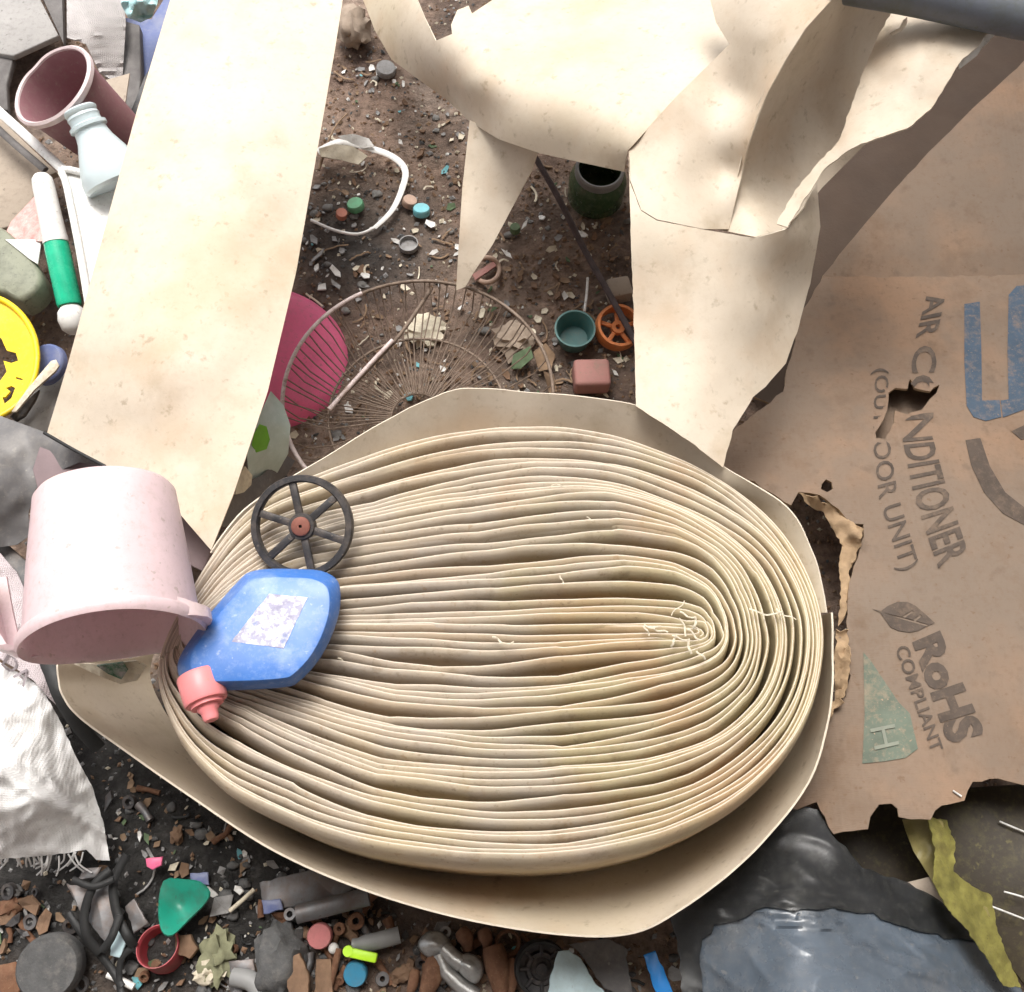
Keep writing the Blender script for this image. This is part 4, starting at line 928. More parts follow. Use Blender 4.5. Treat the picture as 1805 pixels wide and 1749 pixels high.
o = sheet("dark_tarp", [(-60, 725), (0, 733), (60, 755), (130, 780), (200, 826), (140, 815), (100, 832), (62, 862), (50, 905), (52, 945), (30, 960), (-60, 975)], [(-60, 725, .16), (0, 733, .15), (130, 780, .17), (62, 862, .14), (30, 955, .12), (-60, 970, .14), (0, 850, .17), (200, 826, .17)], m_greybag, res=10, wob=.011, wobs=.012, thick=.002, seed=4); tag(o, "dark grey tarpaulin left of the pink dipper", "tarpaulin")
flat("panel", [(80, 765), (195, 825), (330, 905), (375, 975), (360, 1010), (200, 930), (70, 870), (60, 830)], .15, .006, m_mauveboard, "dull mauve panel below the end of the left strip", "panel")
o = ptube("dark_wire", [(78, 763, .225), (130, 793, .23), (185, 822, .235)], .0022, m_strap, n=4); tag(o, "thin dark wire along the lower edge of the left strip", "wire")
o = flat("dark_board", [(-60, 930), (20, 965), (60, 1000), (70, 1060), (-20, 1010), (-60, 990)], .10, .01, m_black, "dark panel under the dipper's handle", "panel")

# ------------------------------------------------------------------ white woven sack, lower left
t = thing("woven_sack", P(60, 1350, 0), "crumpled white woven sack with frayed hem at the lower left", "sack")
SZ = TPS([(-80, 1000, .13), (0, 990, .12), (60, 1120, .13), (80, 1190, .13), (-80, 1180, .16), (0, 1300, .17), (90, 1300, .12), (150, 1400, .07), (190, 1510, .03), (60, 1420, .15), (-80, 1400, .19), (-80, 1520, .12), (60, 1510, .08), (120, 1480, .075)])
def sackz(x, y):
    r = .006 * (1 - abs(nz(x * .014, y * .014, 2))) ** 3 + .010 * nz(x * .010, y * .010, 7) + .0036 * (1 - 2 * abs(nz(x * .036, y * .030, 5)))
    d = (y - 1365) - .55 * (x)     # rolled fold running down to the corner
    r += .012 * math.exp(-(d / 13) ** 2) - .007 * math.exp(-((d + 26) / 14) ** 2)
    return SZ(x, y) + r
sheet("sack_cloth", [(-80, 1160), (0, 1168), (40, 1190), (72, 1212), (105, 1268), (132, 1330), (163, 1388), (182, 1450), (194, 1518), (170, 1516), (152, 1498), (105, 1506), (40, 1512), (-80, 1518)], None, m_sack, res=6, zf=sackz, thick=.002, parent=t, jag=1.5)
sheet("sack_fold", [(-80, 960), (0, 975), (30, 1010), (62, 1080), (82, 1150), (104, 1232), (118, 1262), (60, 1200), (0, 1160), (-80, 1130)], None, mat("pinkish_sack", (.46, .40, .41), .6, .08, 30, weave=.5, dirt=(.3, .26, .27), dscale=12, damt=.5), res=8, zf=lambda x, y: sackz(x, y) + .012, thick=.002, parent=t)
lettering("printed_text", "DA", [(0, 2, 1172), (1, 42, 1212)], [(0, 16, 1148), (1, 60, 1190)], mat("grey_ink", (.22, .19, .20), .7, .2), t, zf=lambda x, y: sackz(x, y) + .013, lift=.001)
rng = random.Random(8)
for k in range(26):
    x = rng.uniform(-5, 150); y = 1508 + rng.uniform(-3, 6); L = rng.uniform(14, 45); a = rng.uniform(-.9, .9)
    z = sackz(x, y)
    ptube("loose_thread", [(x, y - 4, z), (x + a * L * .4, y + L * .4, z * .8), (x + a * L * 1.1 + rng.uniform(-8, 8), y + L * .75, max(.012, z * .55))], .0011, m_sack, t, n=3, seg=5)
o = ptube("strap", [(64, 1150, .14), (84, 1172, .15), (105, 1225, .15), (135, 1275, .13), (175, 1320, .10)], .0085, m_strap, n=5, flat=.25); tag(o, "black rubber strap between the white sack and the roll", "strap")
o = sheet("print_scrap", [(125, 1168), (180, 1172), (240, 1165), (258, 1175), (240, 1200), (212, 1206), (175, 1192)], [(125, 1168, .20), (258, 1175, .20), (212, 1206, .18)], m_cream, res=8, wob=.007, wobs=.03); tag(o, "crumpled tan packet under the dipper's mouth", "packet")
sheet("green_print", [(170, 1174), (216, 1168), (225, 1182), (214, 1198), (190, 1188)], [(170, 1174, .208), (225, 1182, .208), (214, 1198, .192)], mat("dark_green_print", (.04, .13, .07), .6, .5, 200, dirt=(.35, .3, .3), dscale=40, damt=.8), res=7, wob=.004, wobs=.03, parent=o)

# ------------------------------------------------------------------ black bag and torn panels, lower right
BZ = TPS([(1175, 1600, .10), (1200, 1552, .11), (1300, 1500, .12), (1420, 1425, .12), (1480, 1470, .13), (1560, 1545, .12), (1700, 1625, .10), (1800, 1740, .08), (1250, 1749, .12), (1400, 1680, .185), (1550, 1720, .185), (1450, 1600, .16), (1350, 1580, .15), (1830, 1850, .13), (1500, 1850, .25), (1250, 1850, .17)])
def bagz(x, y):
    env = math.exp(-((x - 1400) / 170) ** 2 - ((y - 1610) / 55) ** 2)
    rg = lambda u, v, q: (1 - 2 * abs(nz(u, v, q))) 
    w = .0042 * env * (rg(x * .0045, (y - .12 * x) * .045, 1) ** 3 + .6 * rg(x * .009, (y - .05 * x) * .085, 4) ** 3)
    w += .0035 * rg(x * .007 + y * .004, y * .016 - x * .006, 2) ** 2
    e2 = math.exp(-((x - 1680) / 120) ** 2 - ((y - 1690) / 50) ** 2)
    w += .010 * e2 * rg((y - .62 * x) * .03, (x + y) * .004, 7) ** 3
    return BZ(x, y) + w + .006 * nz(x * .009, y * .012, 6) + .012 * math.exp(-((x - 1195) / 30) ** 2 - ((y - 1590) / 45) ** 2)
o = sheet("plastic_bag", crom([(1172, 1580), (1180, 1556), (1215, 1548), (1250, 1545), (1290, 1512), (1340, 1462), (1395, 1422), (1440, 1430), (1462, 1470), (1520, 1530), (1600, 1560), (1690, 1612), (1760, 1680), (1800, 1745), (1840, 1860), (1500, 1870), (1225, 1860), (1205, 1749), (1195, 1660), (1182, 1620)], True, 3), None, m_blackbag, res=5, zf=bagz, thick=.001); tag(o, "blue grey plastic bag stretched in wrinkles at the lower right", "bag")
o = sheet("bag_dark_top", dens([(1170, 1580), (1180, 1554), (1215, 1546), (1250, 1543), (1290, 1510), (1340, 1460), (1395, 1420), (1442, 1428), (1466, 1470), (1522, 1528), (1602, 1558), (1692, 1610), (1745, 1662), (1680, 1655), (1610, 1640), (1540, 1612), (1470, 1600), (1400, 1604), (1350, 1598), (1300, 1622), (1262, 1632), (1240, 1655), (1232, 1700), (1240, 1760), (1204, 1755), (1194, 1660), (1181, 1620)], 14, 5), None, mat("bag_dark_top", (.026, .027, .028), .36, .3, 20, .25, 40, dirt=(.10, .10, .09), dscale=12, damt=.5, alpha=.72), res=6, zf=lambda x, y: bagz(x, y) + .005 + .003 * nz(x * .02, y * .02, 8), thick=.0008); tag(o, "black plastic film over the top of the blue grey bag", "film")  # extra sheet that darkens the upper part of the bag
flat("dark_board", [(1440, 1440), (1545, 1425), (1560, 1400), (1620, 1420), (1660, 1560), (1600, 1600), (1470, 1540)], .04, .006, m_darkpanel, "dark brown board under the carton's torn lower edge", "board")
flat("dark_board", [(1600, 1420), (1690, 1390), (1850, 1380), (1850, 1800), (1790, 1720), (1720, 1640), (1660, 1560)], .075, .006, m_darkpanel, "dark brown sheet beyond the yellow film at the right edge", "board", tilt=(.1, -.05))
t = thing("yellow_film", P(1690, 1560, .05), "torn yellow green plastic film hanging below the carton", "film")
sheet("film_sheet", [(1590, 1445), (1640, 1440), (1662, 1448), (1672, 1500), (1668, 1545), (1690, 1580), (1740, 1600), (1770, 1690), (1792, 1735), (1760, 1690), (1715, 1640), (1668, 1600), (1640, 1548), (1610, 1500)], [(1590, 1445, .12), (1662, 1448, .13), (1640, 1548, .11), (1690, 1580, .125), (1780, 1715, .10)], mat("ochre_film", (.26, .22, .085), .45, .2, 20, .4, 60, dirt=(.12, .1, .03)), res=7, wob=.006, wobs=.03, thick=.001, parent=t)
sheet("film_edge", [(1636, 1440), (1668, 1446), (1684, 1490), (1682, 1535), (1712, 1562), (1748, 1578), (1756, 1630), (1775, 1685), (1800, 1740), (1770, 1738), (1740, 1690), (1706, 1640), (1672, 1605), (1645, 1556), (1648, 1500)], [(1640, 1442, .138), (1664, 1500, .142), (1700, 1580, .145), (1738, 1630, .135), (1790, 1735, .118)], m_yfilm, res=5, jag=3, wob=.004, wobs=.045, thick=.0008, parent=t)
flat("tan_scrap", [(1580, 1560), (1640, 1545), (1670, 1600), (1700, 1640), (1640, 1610)], .10, .003, m_boardtan, "tan scrap wedged between the black bag and yellow film", "scrap")
for pts, lb in (([(1762, 1448, .095), (1805, 1466, .097), (1850, 1480, .098)], "upper thin white straw on the dark brown sheet"), ([(1770, 1572, .10), (1805, 1582, .10), (1850, 1600, .10)], "middle thin white straw on the dark brown sheet"), ([(1748, 1598, .10), (1805, 1620, .10)], "lowest thin white straw on the dark brown sheet"), ([(1680, 1394, .17), (1695, 1404, .17)], "tiny white straw at the carton's torn lower edge")):
    tag(ptube("straw", pts, .0011, m_whitechip, n=3, seg=6), lb, "straw")
# pipe at the top right
o = ptube("pipe", [(1440, -42, .49), (1600, -15, .49), (1720, 10, .49), (1900, 48, .49)], .026, m_pipe, n=4, seg=20); tag(o, "grey blue pipe crossing the top right corner", "pipe")

# ------------------------------------------------------------------ litter in front of the roll
def gz(px, py):
    p = P(px, py, 0); return ground_z(p.x, p.y)
cap(95, 1702, 55, m_darkstone, "large round grey disc at the lower left", z=.02, up=(.1, -.1, 1), h=.025, name="stone")
o = sheet("cup_shard", crom([(288, 1553), (321, 1552), (350, 1556), (368, 1575), (359, 1595), (333, 1620), (304, 1648), (285, 1640), (280, 1600)], True, 3), [(288, 1553, .045), (350, 1556, .06), (368, 1575, .062), (304, 1648, .055), (280, 1600, .05), (318, 1595, .035)], m_green, res=6, thick=.003); tag(o, "broken sea green cup shard on the litter", "shard")
t = thing("broken_cup", P(278, 1680, 0), "broken red plastic cup below the green shard", "cup")
c = P(277, 1668, .03); M = frame(c, cvec(.05, -.62, -.78), cvec(1, 0, 0)); r = 37 / ppm(277, 1668, .03)
lathe("cup_wall", [(r * .9, .004), (r * .96, .0), (r, .0), (r, .004), (r * .97, .03), (r * .82, .045), (0, .047), (0, .042), (r * .76, .04), (r * .9, .03), (r * .9, .004)], M, m_red, 40, t)
for i, (pts, w, lb) in enumerate([
    ([(224, 1506, .05), (200, 1555, .045), (206, 1610, .04), (224, 1650, .04), (236, 1668, .03)], .0055, "black strap curving down beside the green shard"),
    ([(195, 1533, .05), (166, 1560, .05), (149, 1608, .045), (153, 1650, .04), (176, 1680, .03)], .0055, "black strap looping left below the white sack"),
    ([(128, 1550, .052), (164, 1563, .056), (200, 1550, .056)], .004, "short black strap crossing the two long ones"),
    ([(211, 1613, .046), (197, 1652, .046), (180, 1676, .04)], .005, "black strap branching towards the round grey disc"),
    ([(120, 1610, .03), (148, 1650, .03), (190, 1700, .02), (215, 1740, .02)], .0045, "thin black strap running down right of the grey disc"),
    ([(236, 1668, .03), (214, 1690, .025), (210, 1730, .02), (216, 1760, .02)], .004, "black strap hooking round under the red cup")]):
    o = ptube("strap", pts, w, m_strap, n=6, flat=.45); tag(o, lb, "strap")
for ol, z, m_, lb in [
    ([(118, 1558), (162, 1566), (152, 1606), (146, 1612)], .03, m_metal, "grey pane left of the black straps"),
    ([(168, 1562), (197, 1558), (207, 1612), (188, 1664), (157, 1624)], .03, m_metal, "grey pane framed by the black straps"),
    ([(222, 1598), (238, 1584), (264, 1628), (238, 1646)], .028, m_metal, "small grey pane right of the black straps"),
    ([(206, 1628), (230, 1650), (212, 1688), (194, 1684)], .024, m_paleblue, "pale pane below the black straps"),
    ([(150, 1530), (182, 1528), (172, 1548), (138, 1550)], .028, m_metal, "narrow grey pane under the sack's corner"),
    ([(258, 1514), (288, 1510), (286, 1526), (270, 1534), (260, 1528)], .03, m_magenta, "small pink wrapper on the dark ground below the sack"),
    ([(336, 1540), (368, 1538), (370, 1560), (340, 1562)], .012, m_lid, "small navy square behind the green shard"),
    ([(458, 1556), (560, 1530), (640, 1548), (612, 1578), (540, 1596), (466, 1606)], .014, m_metal, "flat grey metal panel at the front of the roll"),
    ([(462, 1588), (496, 1584), (500, 1604), (466, 1612)], .024, m_lid, "dull blue tab on the grey metal panel"),
    ([(404, 1694), (450, 1690), (452, 1712), (406, 1714)], .02, m_metal, "short grey metal plate right of the red cup"),
    ([(312, 1650), (338, 1648), (352, 1672), (338, 1690), (314, 1680)], .015, m_brown, "brown board scrap right of the red cup"),
    ([(-20, 1705), (30, 1695), (42, 1720), (36, 1750), (-20, 1760)], .02, m_rust, "rust brown scrap in the lower left corner"),
    ([(505, 1690), (530, 1680), (548, 1720), (545, 1760), (512, 1760)], .03, m_brown, "brown metal piece with a pinkish face at the bottom", ),
    ([(984, 1676), (1002, 1676), (1024, 1690), (1050, 1735), (1085, 1765), (962, 1765), (974, 1705)], .05, m_paleblue, "pale blue plastic shard at the bottom beside the black wheel"),
    ([(1002, 1664), (1070, 1654), (1100, 1668), (1118, 1765), (1064, 1742), (1022, 1680)], .03, m_greybag, "dark grey cloth behind the pale blue shard"),
    ([(1134, 1684), (1154, 1676), (1162, 1692), (1192, 1765), (1160, 1765)], .05, m_brightblue, "bright blue plastic stick at the bottom"),
    ([(415, 1560), (426, 1562), (432, 1572), (424, 1578), (413, 1570)], .02, m_whitechip, "white chip beside the white stick"),
    ([(560, 1690), (585, 1690), (590, 1760), (556, 1760)], .012, m_brown, "brown slat left of the cobalt cap")]:
    flat(("panel" if m_ is m_metal else "plastic_scrap" if m_ not in (m_brown, m_rust, m_greybag) else "scrap"), dens(ol, 7, 2.2, len(lb)), z, .004 if m_ is not m_brown else .010, m_, lb, "panel" if m_ is m_metal else "scrap", bev=.0012)
o = ptube("stick", [(405, 1606, .02), (426, 1588, .022), (448, 1568, .02)], .0028, m_cream, n=3); tag(o, "pale stick lying between the green shard and the metal panel", "stick")
o = ptube("stick", [(190, 1718, .015), (212, 1728, .016), (236, 1740, .015)], .0042, m_whitechip, n=3); tag(o, "white stick below the red cup", "stick")
o = ptube("hose_piece", [(412, 1722, .02), (440, 1728, .024), (456, 1745, .024), (462, 1775, .02)], .011, m_greyhose, n=5, seg=14); tag(o, "bent grey hose piece at the bottom edge", "hose")
o = rock("rough_stone", P(492, 1692, .02), (.030, .042, .028), m_darkstone, 4.1, rough=.35, freq=2.6); tag(o, "rough dark grey stone left of the salmon cap", "stone")
o = rock("paper_wad", P(384, 1688, .012), (.022, .026, .014), m_moss, 6.1, rough=.8, freq=3.4); tag(o, "crumpled mossy paper right of the red cup", "paper")
o = rock("paper_wad", P(372, 1712, .010), (.020, .014, .011), m_cream, 2.7, rough=.8, freq=3.4); tag(o, "pale crumpled paper below the red cup", "paper")
o = ptube("metal_bar", [(522, 1612, .032), (580, 1598, .032), (650, 1580, .032)], .011, m_metal, n=3, seg=10, flat=.6); tag(o, "rounded grey metal bar in front of the roll", "bar")
cap(565, 1649, 22, m_pinkcap, "salmon pink bottle cap in front of the roll", z=.014, up=(.02, -.12, 1))
cap(628, 1714, 21, m_bluecap, "cobalt blue cap below the lime connector", z=.014, up=(.0, -.3, 1))
def washer(px, py, r_px, m_, label, inner=.45, h=.005, z=.012, up=(0, 0, 1)):
    r = r_px / ppm(px, py, z); M = frame(P(px, py, z), up, (1, 0, 0))
    o = lathe("washer", [(r * inner, 0), (r * .94, 0), (r, h * .3), (r, h * .7), (r * .94, h), (r * inner * 1.1, h), (r * inner, h * .8), (r * inner, 0)], M, m_, 26); tag(o, label, "washer")
washer(627, 1623, 15, m_rust, "rusty washer right of the salmon cap, under the roll's edge", .4, up=(.2, -.2, 1))
washer(600, 1637, 11, m_rust, "smaller rusty washer between the salmon cap and the larger one", .35, up=(-.2, -.1, 1))
washer(786, 1643, 10, m_greychip, "grey washer beside the aluminium fitting", .4, h=.008)
washer(514, 1612, 11, m_metal, "grey nut at the end of the metal bar", .45, h=.012, z=.02)
washer(893, 1662, 24, m_rust, "rusty ring at the front edge of the roll", .78, h=.008, up=(.3, -.3, 1))
o = ptube("grey_bolt", [(622, 1666, .022), (660, 1660, .024), (704, 1648, .022)], .009, m_greyhose, n=3, seg=12, taper=lambda u: .8 + .3 * (u > .2)); tag(o, "dull grey cylinder above the lime connector", "cylinder")
t = thing("connector", P(636, 1683, .02), "bright lime green plastic connector in front of the roll", "connector")
d = (P(664, 1690, .034) - P(610, 1678, .034)).normalized()
bevbox("connector_body", (.034, .011, .009), frame(P(640, 1684, .034), (0, 0, 1), d), m_lime, .002, t)
lathe("connector_knob", [(0, -.005), (.006, -.005), (.0068, 0), (.006, .005), (0, .005)], frame(P(614, 1677, .034), (0, 0, 1), d), m_lime, 18, t)
o = rock("bead", P(588, 1672, .016), (.0065, .0065, .0065), m_whitechip, 1.0, rough=.02); tag(o, "small white bead below the salmon cap", "bead")
o = ptube("rusty_rod", [(598, 1672, .018), (590, 1705, .018), (578, 1748, .016)], .0045, m_rust, n=3); tag(o, "thin rusty rod left of the cobalt cap", "rod")
t = thing("fitting", P(795, 1700, 0), "scuffed aluminium pipe fitting in front of the roll", "fitting")
plate("fitting_head", crom([(737, 1668), (752, 1644), (778, 1642), (796, 1662), (790, 1684), (760, 1690)], True, 3), .014, .018, m_silver, t, bulge=.006, bev=.006)
plate("fitting_body", crom([(802, 1690), (826, 1680), (848, 1692), (852, 1716), (838, 1734), (812, 1716)], True, 3), .016, .02, m_silver, t, bulge=.006, bev=.006)
tube("fitting_stem", [P(782, 1672, .026), P(800, 1690, .028), P(815, 1700, .028)], .010, m_silver, t, seg=12)
tube("fitting_arm", [P(774, 1682, .026), P(785, 1712, .026), P(812, 1738, .026), P(840, 1756, .024)], .009, m_silver, t, seg=12)
for a, b, w, lb in [((770, 1688), (742, 1770), .012, "rusty pipe left of the aluminium fitting"), ((868, 1668), (886, 1770), .014, "rusty pipe right of the aluminium fitting"), ((812, 1640), (826, 1674), .009, "rusty stub between the washer and the roll"), ((732, 1710), (716, 1765), .006, "thin rusty bar at the bottom near the cobalt cap"), ((850, 1640), (858, 1672), .008, "rusty stub under the roll's front edge"), ((905, 1690), (896, 1765), .007, "rusty bar left of the black wheel")]:
    o = ptube("rusty_pipe", [(*a, .022), ((a[0] + b[0]) / 2 + 3, (a[1] + b[1]) / 2, .024), (*b, .02)], w, m_rust, n=4, seg=12, taper=lambda u: .85 + .25 * math.sin(u * 5)); tag(o, lb, "pipe")
t = thing("wheel", P(950, 1705, 0), "black ribbed wheel half hidden under the roll's front", "wheel")
c = P(952, 1704, .02); M = frame(c, (.1, -.15, 1), (1, 0, 0)); r = 48 / ppm(952, 1704, .03)
lathe("tyre", [(r * .84, 0), (r * .97, 0), (r, .006), (r, .016), (r * .96, .021), (r * .86, .021), (r * .84, 0)], M, m_strap, 44, t)
lathe("disc", [(r * .85, .006), (r * .85, .012), (r * .62, .010), (r * .55, .015), (r * .42, .015), (r * .38, .010), (r * .22, .010), (r * .2, .018), (0, .018)], M, m_black, 44, t)
for k in range(8):
    a = 2 * math.pi * k / 8; d = Vector((math.cos(a), math.sin(a), 0))
    bevbox("rib", (r * .42, .004, .005), M @ frame(d * r * .63 + Vector((0, 0, .014)), (0, 0, 1), d), m_black, .001, t, seg=1)

# ------------------------------------------------------------------ countable small litter, each piece its own
def flake(name, px, py, L, m_, rng, aspect=.55, th=.0018, bend=.12, z0=0):
    c = P(px, py, 0); c.z = ground_z(c.x, c.y) + z0 + .002
    n = rng.choice([4, 5, 5, 6]); pts = []
    for k in range(n):
        a = 2 * math.pi * (k + rng.uniform(-.25, .25)) / n; r = L * .5 * rng.uniform(.7, 1.1); pts.append((r * math.cos(a), r * aspect * math.sin(a)))
    M = frame(c, (rng.uniform(-.4, .4), rng.uniform(-.5, .2), 1), (math.cos(rng.uniform(0, 6.3)), math.sin(rng.uniform(0, 6.3)), .01))
    f = lambda x, y: bend * x * x / L * 2
    V = [M @ Vector((x, y, f(x, y))) for x, y in pts] + [M @ Vector((0, 0, 0))] + [M @ Vector((x, y, f(x, y) + th)) for x, y in pts] + [M @ Vector((0, 0, th))]
    F = []
    for k in range(n):
        k2 = (k + 1) % n; F += [[n, k2, k], [2 * n + 1, n + 1 + k, n + 1 + k2], [k, k2, n + 1 + k2, n + 1 + k]]
    return mk(name, V, F, m_, None, smooth=0)
def curl(name, px, py, L, m_, rng, w=.0022):
    c = P(px, py, 0); a = rng.uniform(0, 6.3); k = rng.uniform(-1.6, 1.6); pts = []
    x = y = 0.0
    for i in range(6):
        p = Vector((c.x + x, c.y + y, 0)); p.z = ground_z(p.x, p.y) + .003 + .004 * rng.random(); pts.append(p)
        x += L / 5 * math.cos(a); y += L / 5 * math.sin(a); a += k / 5 * 1.6
    return tube(name, pts, w, m_, None, 6, flat=.5)
Z1 = [(600, 60), (640, 40), (700, 120), (830, 225), (815, 500), (800, 680), (560, 800), (505, 760), (610, 640), (520, 480), (560, 250)]
Z2 = [(830, 500), (900, 370), (945, 290), (1105, 310), (1115, 700), (900, 690), (830, 680)]
Z3 = [(195, 1330), (330, 1420), (480, 1510), (640, 1580), (820, 1640), (1100, 1660), (1200, 1690), (1200, 1760), (-20, 1760), (-20, 1560), (150, 1545), (195, 1525)]
def scatter(zone, n, rng):
    xs = [p[0] for p in zone]; ys = [p[1] for p in zone]
    while n:
        x, y = rng.uniform(min(xs), max(xs)), rng.uniform(min(ys), max(ys))
        if inside(x, y, zone): n -= 1; yield x, y
rng = random.Random(21)
KINDS = {
 "white": ("plastic_flake", m_whitechip, "white plastic flake"), "cream": ("paper_flake", m_cream, "cream paper flake"), "grey": ("rubble_flake", m_greychip, "grey rubble chip"),
 "brown": ("bark_chip", m_brown, "brown wood chip"), "leaf": ("leaf_scrap", m_leaf, "dry brown leaf scrap"), "green": ("green_scrap", m_greenleaf, "dull green scrap"), "teal": ("teal_flake", m_tealcap, "teal plastic flake")}
MARKS = [(680, 126, "pale grey cap"), (628, 366, "green bottle cap"), (743, 376, "teal bottle cap"), (721, 436, "dark grey open cap"), (690, 290, "broken white hoop"), (645, 490, "bright white square flake"), (748, 582, "fan guard's cream paper"), (858, 476, "peach ring"), (1048, 340, "green jar"), (1011, 596, "teal bowl"), (1086, 582, "orange cup"), (1042, 664, "dusty rose block"), (1020, 440, "dark rod"), (905, 598, "tan leaf litter"), (622, 48, "tan cloth bundle"), (590, 225, "bent twig"), (610, 620, "magenta basin"), (560, 800, "roll's left back"),
         (320, 1595, "green shard"), (278, 1685, "broken red cup"), (95, 1702, "round grey disc"), (565, 1649, "salmon pink cap"), (628, 1714, "cobalt blue cap"), (640, 1684, "lime connector"), (492, 1692, "rough dark stone"), (795, 1690, "aluminium fitting"), (950, 1704, "black ribbed wheel"), (1020, 1725, "pale blue shard"), (1160, 1720, "bright blue stick"), (550, 1575, "grey metal panel"), (190, 1610, "black straps"), (150, 1520, "white sack's corner"), (384, 1695, "mossy paper"), (427, 1588, "pale stick"), (272, 1522, "pink wrapper"), (1200, 1100, "roll's core"), (460, 1110, "blue bottle"), (1040, 860, "roll's back edge")]
LITTER = []
def note(o, px, py, what, cat, group):
    LITTER.append((o, px, py, what, cat, group))
def name_litter():
    by = {}
    for o, px, py, what, cat, group in LITTER:
        mx, my, mn = min(MARKS, key=lambda m: (m[0] - px) ** 2 + (m[1] - py) ** 2)
        dx, dy = px - mx, py - my
        d = ("left of" if dx < 0 else "right of") if abs(dx) > abs(dy) else ("above" if dy < 0 else "below")
        by.setdefault((what, d, mn), []).append((dx * dx + dy * dy, o, cat, group))
    words = ["", "second", "third", "fourth", "fifth", "sixth", "seventh", "eighth", "ninth", "tenth", "eleventh", "twelfth"]
    for (what, d, mn), v in by.items():
        for i, (_, o, cat, group) in enumerate(sorted(v, key=lambda r: r[0])):
            tag(o, what + " " + d + " the " + mn + ("" if len(v) == 1 else ", nearest one" if i == 0 else ", " + words[min(i, 11)] + " nearest"), cat, group)
def litter(zone, counts, where, lo, hi):
    for kind, n in counts.items():
        nm, m_, lb = KINDS[kind]
        for x, y in scatter(zone, n, rng):
            L = lo + (hi - lo) * rng.random() ** 2.2
            o = flake(nm, x, y, L, m_, rng, aspect=rng.uniform(.3, .85), th=rng.uniform(.001, .003) if kind != "brown" else .004)
            note(o, x, y, "small " + lb, "litter", lb + "s " + where)
litter(Z1, {"white": 40, "cream": 34, "grey": 70, "brown": 60, "leaf": 34, "green": 8, "teal": 7}, "on the soil right of the left strip", .006, .022)
litter(Z2, {"white": 10, "cream": 34, "grey": 14, "brown": 56, "leaf": 46, "green": 12}, "on the soil left of the folded sheet", .006, .022)
litter(Z3, {"white": 16, "cream": 12, "grey": 80, "brown": 80, "leaf": 44, "green": 14, "teal": 5}, "on the dark ground before the roll", .006, .024)
for zone, n, m_, nm, what, where in [(Z1, 9, m_cream, "curled_strip", "thin cream curl", "on the soil right of the left strip"), (Z2, 14, m_cream, "curled_strip", "thin cream curl", "on the soil left of the folded sheet"), (Z2, 34, m_leaf, "twig", "thin dry stem", "on the soil left of the folded sheet"), (Z1, 26, m_leaf, "twig", "thin dry stem", "on the soil right of the left strip"), (Z3, 14, m_greychip, "curled_strip", "thin grey curl", "on the dark ground before the roll"), (Z3, 14, m_strap, "string", "thin black string", "on the dark ground before the roll")]:
    for x, y in scatter(zone, n, rng):
        note(curl(nm, x, y, rng.uniform(.012, .045), m_, rng, rng.uniform(.0008, .0020)), x, y, what, "litter", what + "s " + where)
for zone, n, m_, what, where in [(Z1, 26, m_pebble, "small rough pebble", "on the soil right of the left strip"), (Z2, 14, m_pebble, "small rough pebble", "on the soil left of the folded sheet"), (Z3, 46, m_darkstone, "small dark pebble", "on the dark ground before the roll")]:
    for i, (x, y) in enumerate(scatter(zone, n, rng)):
        r = rng.uniform(.003, .010); p = P(x, y, 0); p.z = ground_z(p.x, p.y) + r * .3
        note(rock("pebble", p, (r, r * rng.uniform(.6, 1), r * .6), m_, i * 3.7, rough=.4, sub=2), x, y, what, "pebble", "pebbles " + where)
Z4 = [(455, 1600), (560, 1600), (700, 1640), (880, 1665), (960, 1665), (960, 1755), (300, 1755), (330, 1700), (440, 1660)]
Z5 = [(0, 1570), (120, 1560), (140, 1640), (40, 1650), (0, 1660)]
rs = random.Random(404)
for zone, n in ((Z4, 46), (Z5, 12), (Z3, 20)):
    for x, y in scatter(zone, n, rs):
        p = P(x, y, 0); p.z = ground_z(p.x, p.y) + .006; k = rs.random(); a = rs.uniform(0, 3.14); d = Vector((math.cos(a), math.sin(a), rs.uniform(-.1, .2)))
        if k < .3:
            L = rs.uniform(.015, .045); w = rs.uniform(.003, .007); q = d.cross(Vector((0, 0, 1))) * L * rs.uniform(-.25, .25)
            o = tube("rusty_stub", [p - d * L / 2, p + q * .5, p + d * L / 2], w, rs.choice([m_rust, m_rust, m_metal]), None, 10, taper=lambda u: .8 + .3 * math.sin(u * 7)); note(o, x, y, "short rusty stub", "pipe", "rusty stubs before the roll")
        elif k < .48:
            r = rs.uniform(.005, .011); h = rs.uniform(.003, .008); i_ = rs.uniform(.35, .7)
            o = lathe("washer", [(r * i_, 0), (r, 0), (r, h), (r * i_, h), (r * i_, 0)], frame(p, (rs.uniform(-.6, .6), rs.uniform(-.6, .3), 1), (1, 0, 0)), rs.choice([m_rust, m_metal, m_black]), 20); note(o, x, y, "small worn washer", "washer", "worn washers before the roll")
        elif k < .75:
            o = flake("scrap", x, y, rs.uniform(.018, .04), rs.choice([m_rust, m_metal, m_brown, m_greychip, m_black]), rs, rs.uniform(.3, .7), th=rs.uniform(.002, .006), bend=rs.uniform(.1, .5), z0=.006); note(o, x, y, "bent metal scrap", "scrap", "bent scraps before the roll")
        else:
            r = rs.uniform(.007, .017); o = rock("lump", p, (r, r * rs.uniform(.5, .9), r * .6), rs.choice([m_darkstone, m_brown, m_rust]), rs.uniform(0, 90), rough=.6, freq=2.2, rotz=a); note(o, x, y, "rough dark lump", "lump", "rough lumps before the roll")
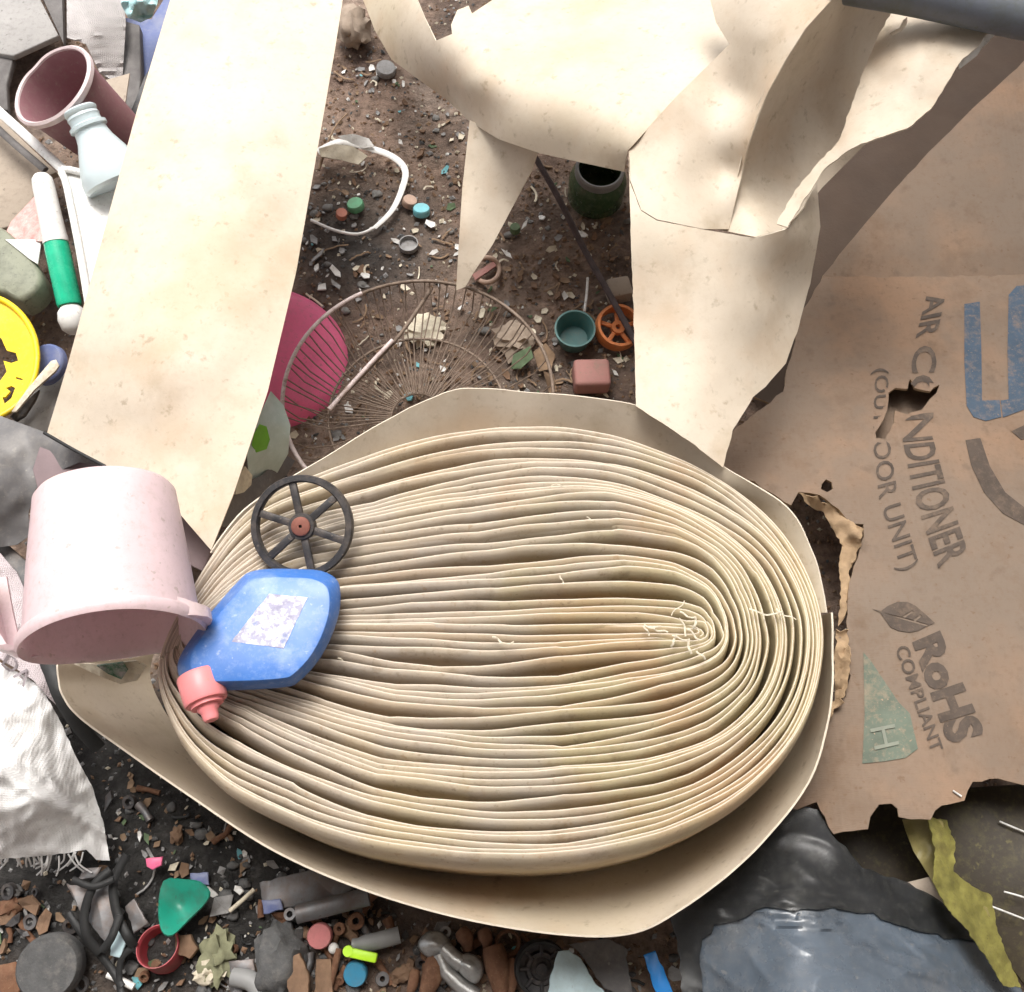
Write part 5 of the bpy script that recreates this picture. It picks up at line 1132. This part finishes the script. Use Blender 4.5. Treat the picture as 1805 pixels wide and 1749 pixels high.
# a few bold white pieces seen clearly
for x, y, L, asp, m_, lb in [(645, 490, .018, .9, m_whitechip, "bright white square flake at the top of the fan guard"), (592, 482, .032, .4, m_whitechip, "long white flake above the magenta basin"), (592, 505, .030, .45, m_greychip, "grey white flake beside the magenta basin"), (765, 452, .022, .5, m_whitechip, "white folded flake right of the dark grey cap"), (760, 402, .030, .5, m_whitechip, "torn white flake below the teal cap"), (708, 258, .016, .5, m_whitechip, "white chip above the broken hoop"), (1026, 418, .024, .5, m_whitechip, "white flat chip beside the dark rod"), (970, 445, .026, .5, m_cream, "cream chip left of the dark rod"), (903, 405, .026, .5, m_cream, "cream pointed chip right of the pointed flap"), (925, 400, .022, .4, m_whitechip, "pale chip beside the cream pointed chip"), (984, 422, .018, .7, m_greychip, "pale green grey chip touching the dark rod"), (895, 455, .03, .3, m_whitechip, "pale twisted chip right of the peach ring"), (868, 552, .024, .4, m_greenleaf, "dull green leaf inside the fan guard's right side"), (812, 548, .016, .4, m_whitechip, "white sliver inside the fan guard"), (553, 425, .024, .6, m_greychip, "grey flake at the left strip's edge below the hoop"), (560, 455, .034, .35, m_greychip, "long grey flake above the magenta basin's top")]:
    tag(flake("plastic_flake", x, y, L, m_, rng, asp, z0=.006), lb, "flake")
# crumbs too small to pick apart
def crumbs():
    rng = random.Random(77); V, F, FM = [], [], []
    ms = [m_brown, m_greychip, m_cream, m_darkstone, m_leaf, m_whitechip]
    for i in range(20000):
        x = rng.uniform(-.85, .85); y = rng.uniform(-.12, 1.75)
        r = rng.uniform(.0012, .0045) * (1 if rng.random() < .9 else 1.6); z = ground_z(x, y) + r * .2; b = len(V)
        a = rng.uniform(0, 6.3); c, s = math.cos(a), math.sin(a); e = rng.uniform(.4, 1)
        for dx, dy, dz in ((1, 0, 0), (0, e, 0), (-1, 0, .1), (0, -e, 0), (.1, .1, .7)):
            V.append((x + r * (dx * c - dy * s), y + r * (dx * s + dy * c), z + r * dz))
        F += [[b, b + 1, b + 4], [b + 1, b + 2, b + 4], [b + 2, b + 3, b + 4], [b + 3, b, b + 4]]
        am = max(ash(x, y)); k = rng.choices(range(6), [40, 10, 12, 12, 24, 2] if am < .5 else [12, 26, 4, 40, 10, 4])[0]; FM += [k] * 4
    tag(mk("soil_crumbs", V, F, None, None, smooth=0, mats=ms, fmat=FM), "fine crumbs and grit strewn over the soil", "grit", None, "stuff")
crumbs()
for o, x, y in SHREDS: note(o, x, y, "pale paper shred", "shred", "paper shreds on the roll")
name_litter()
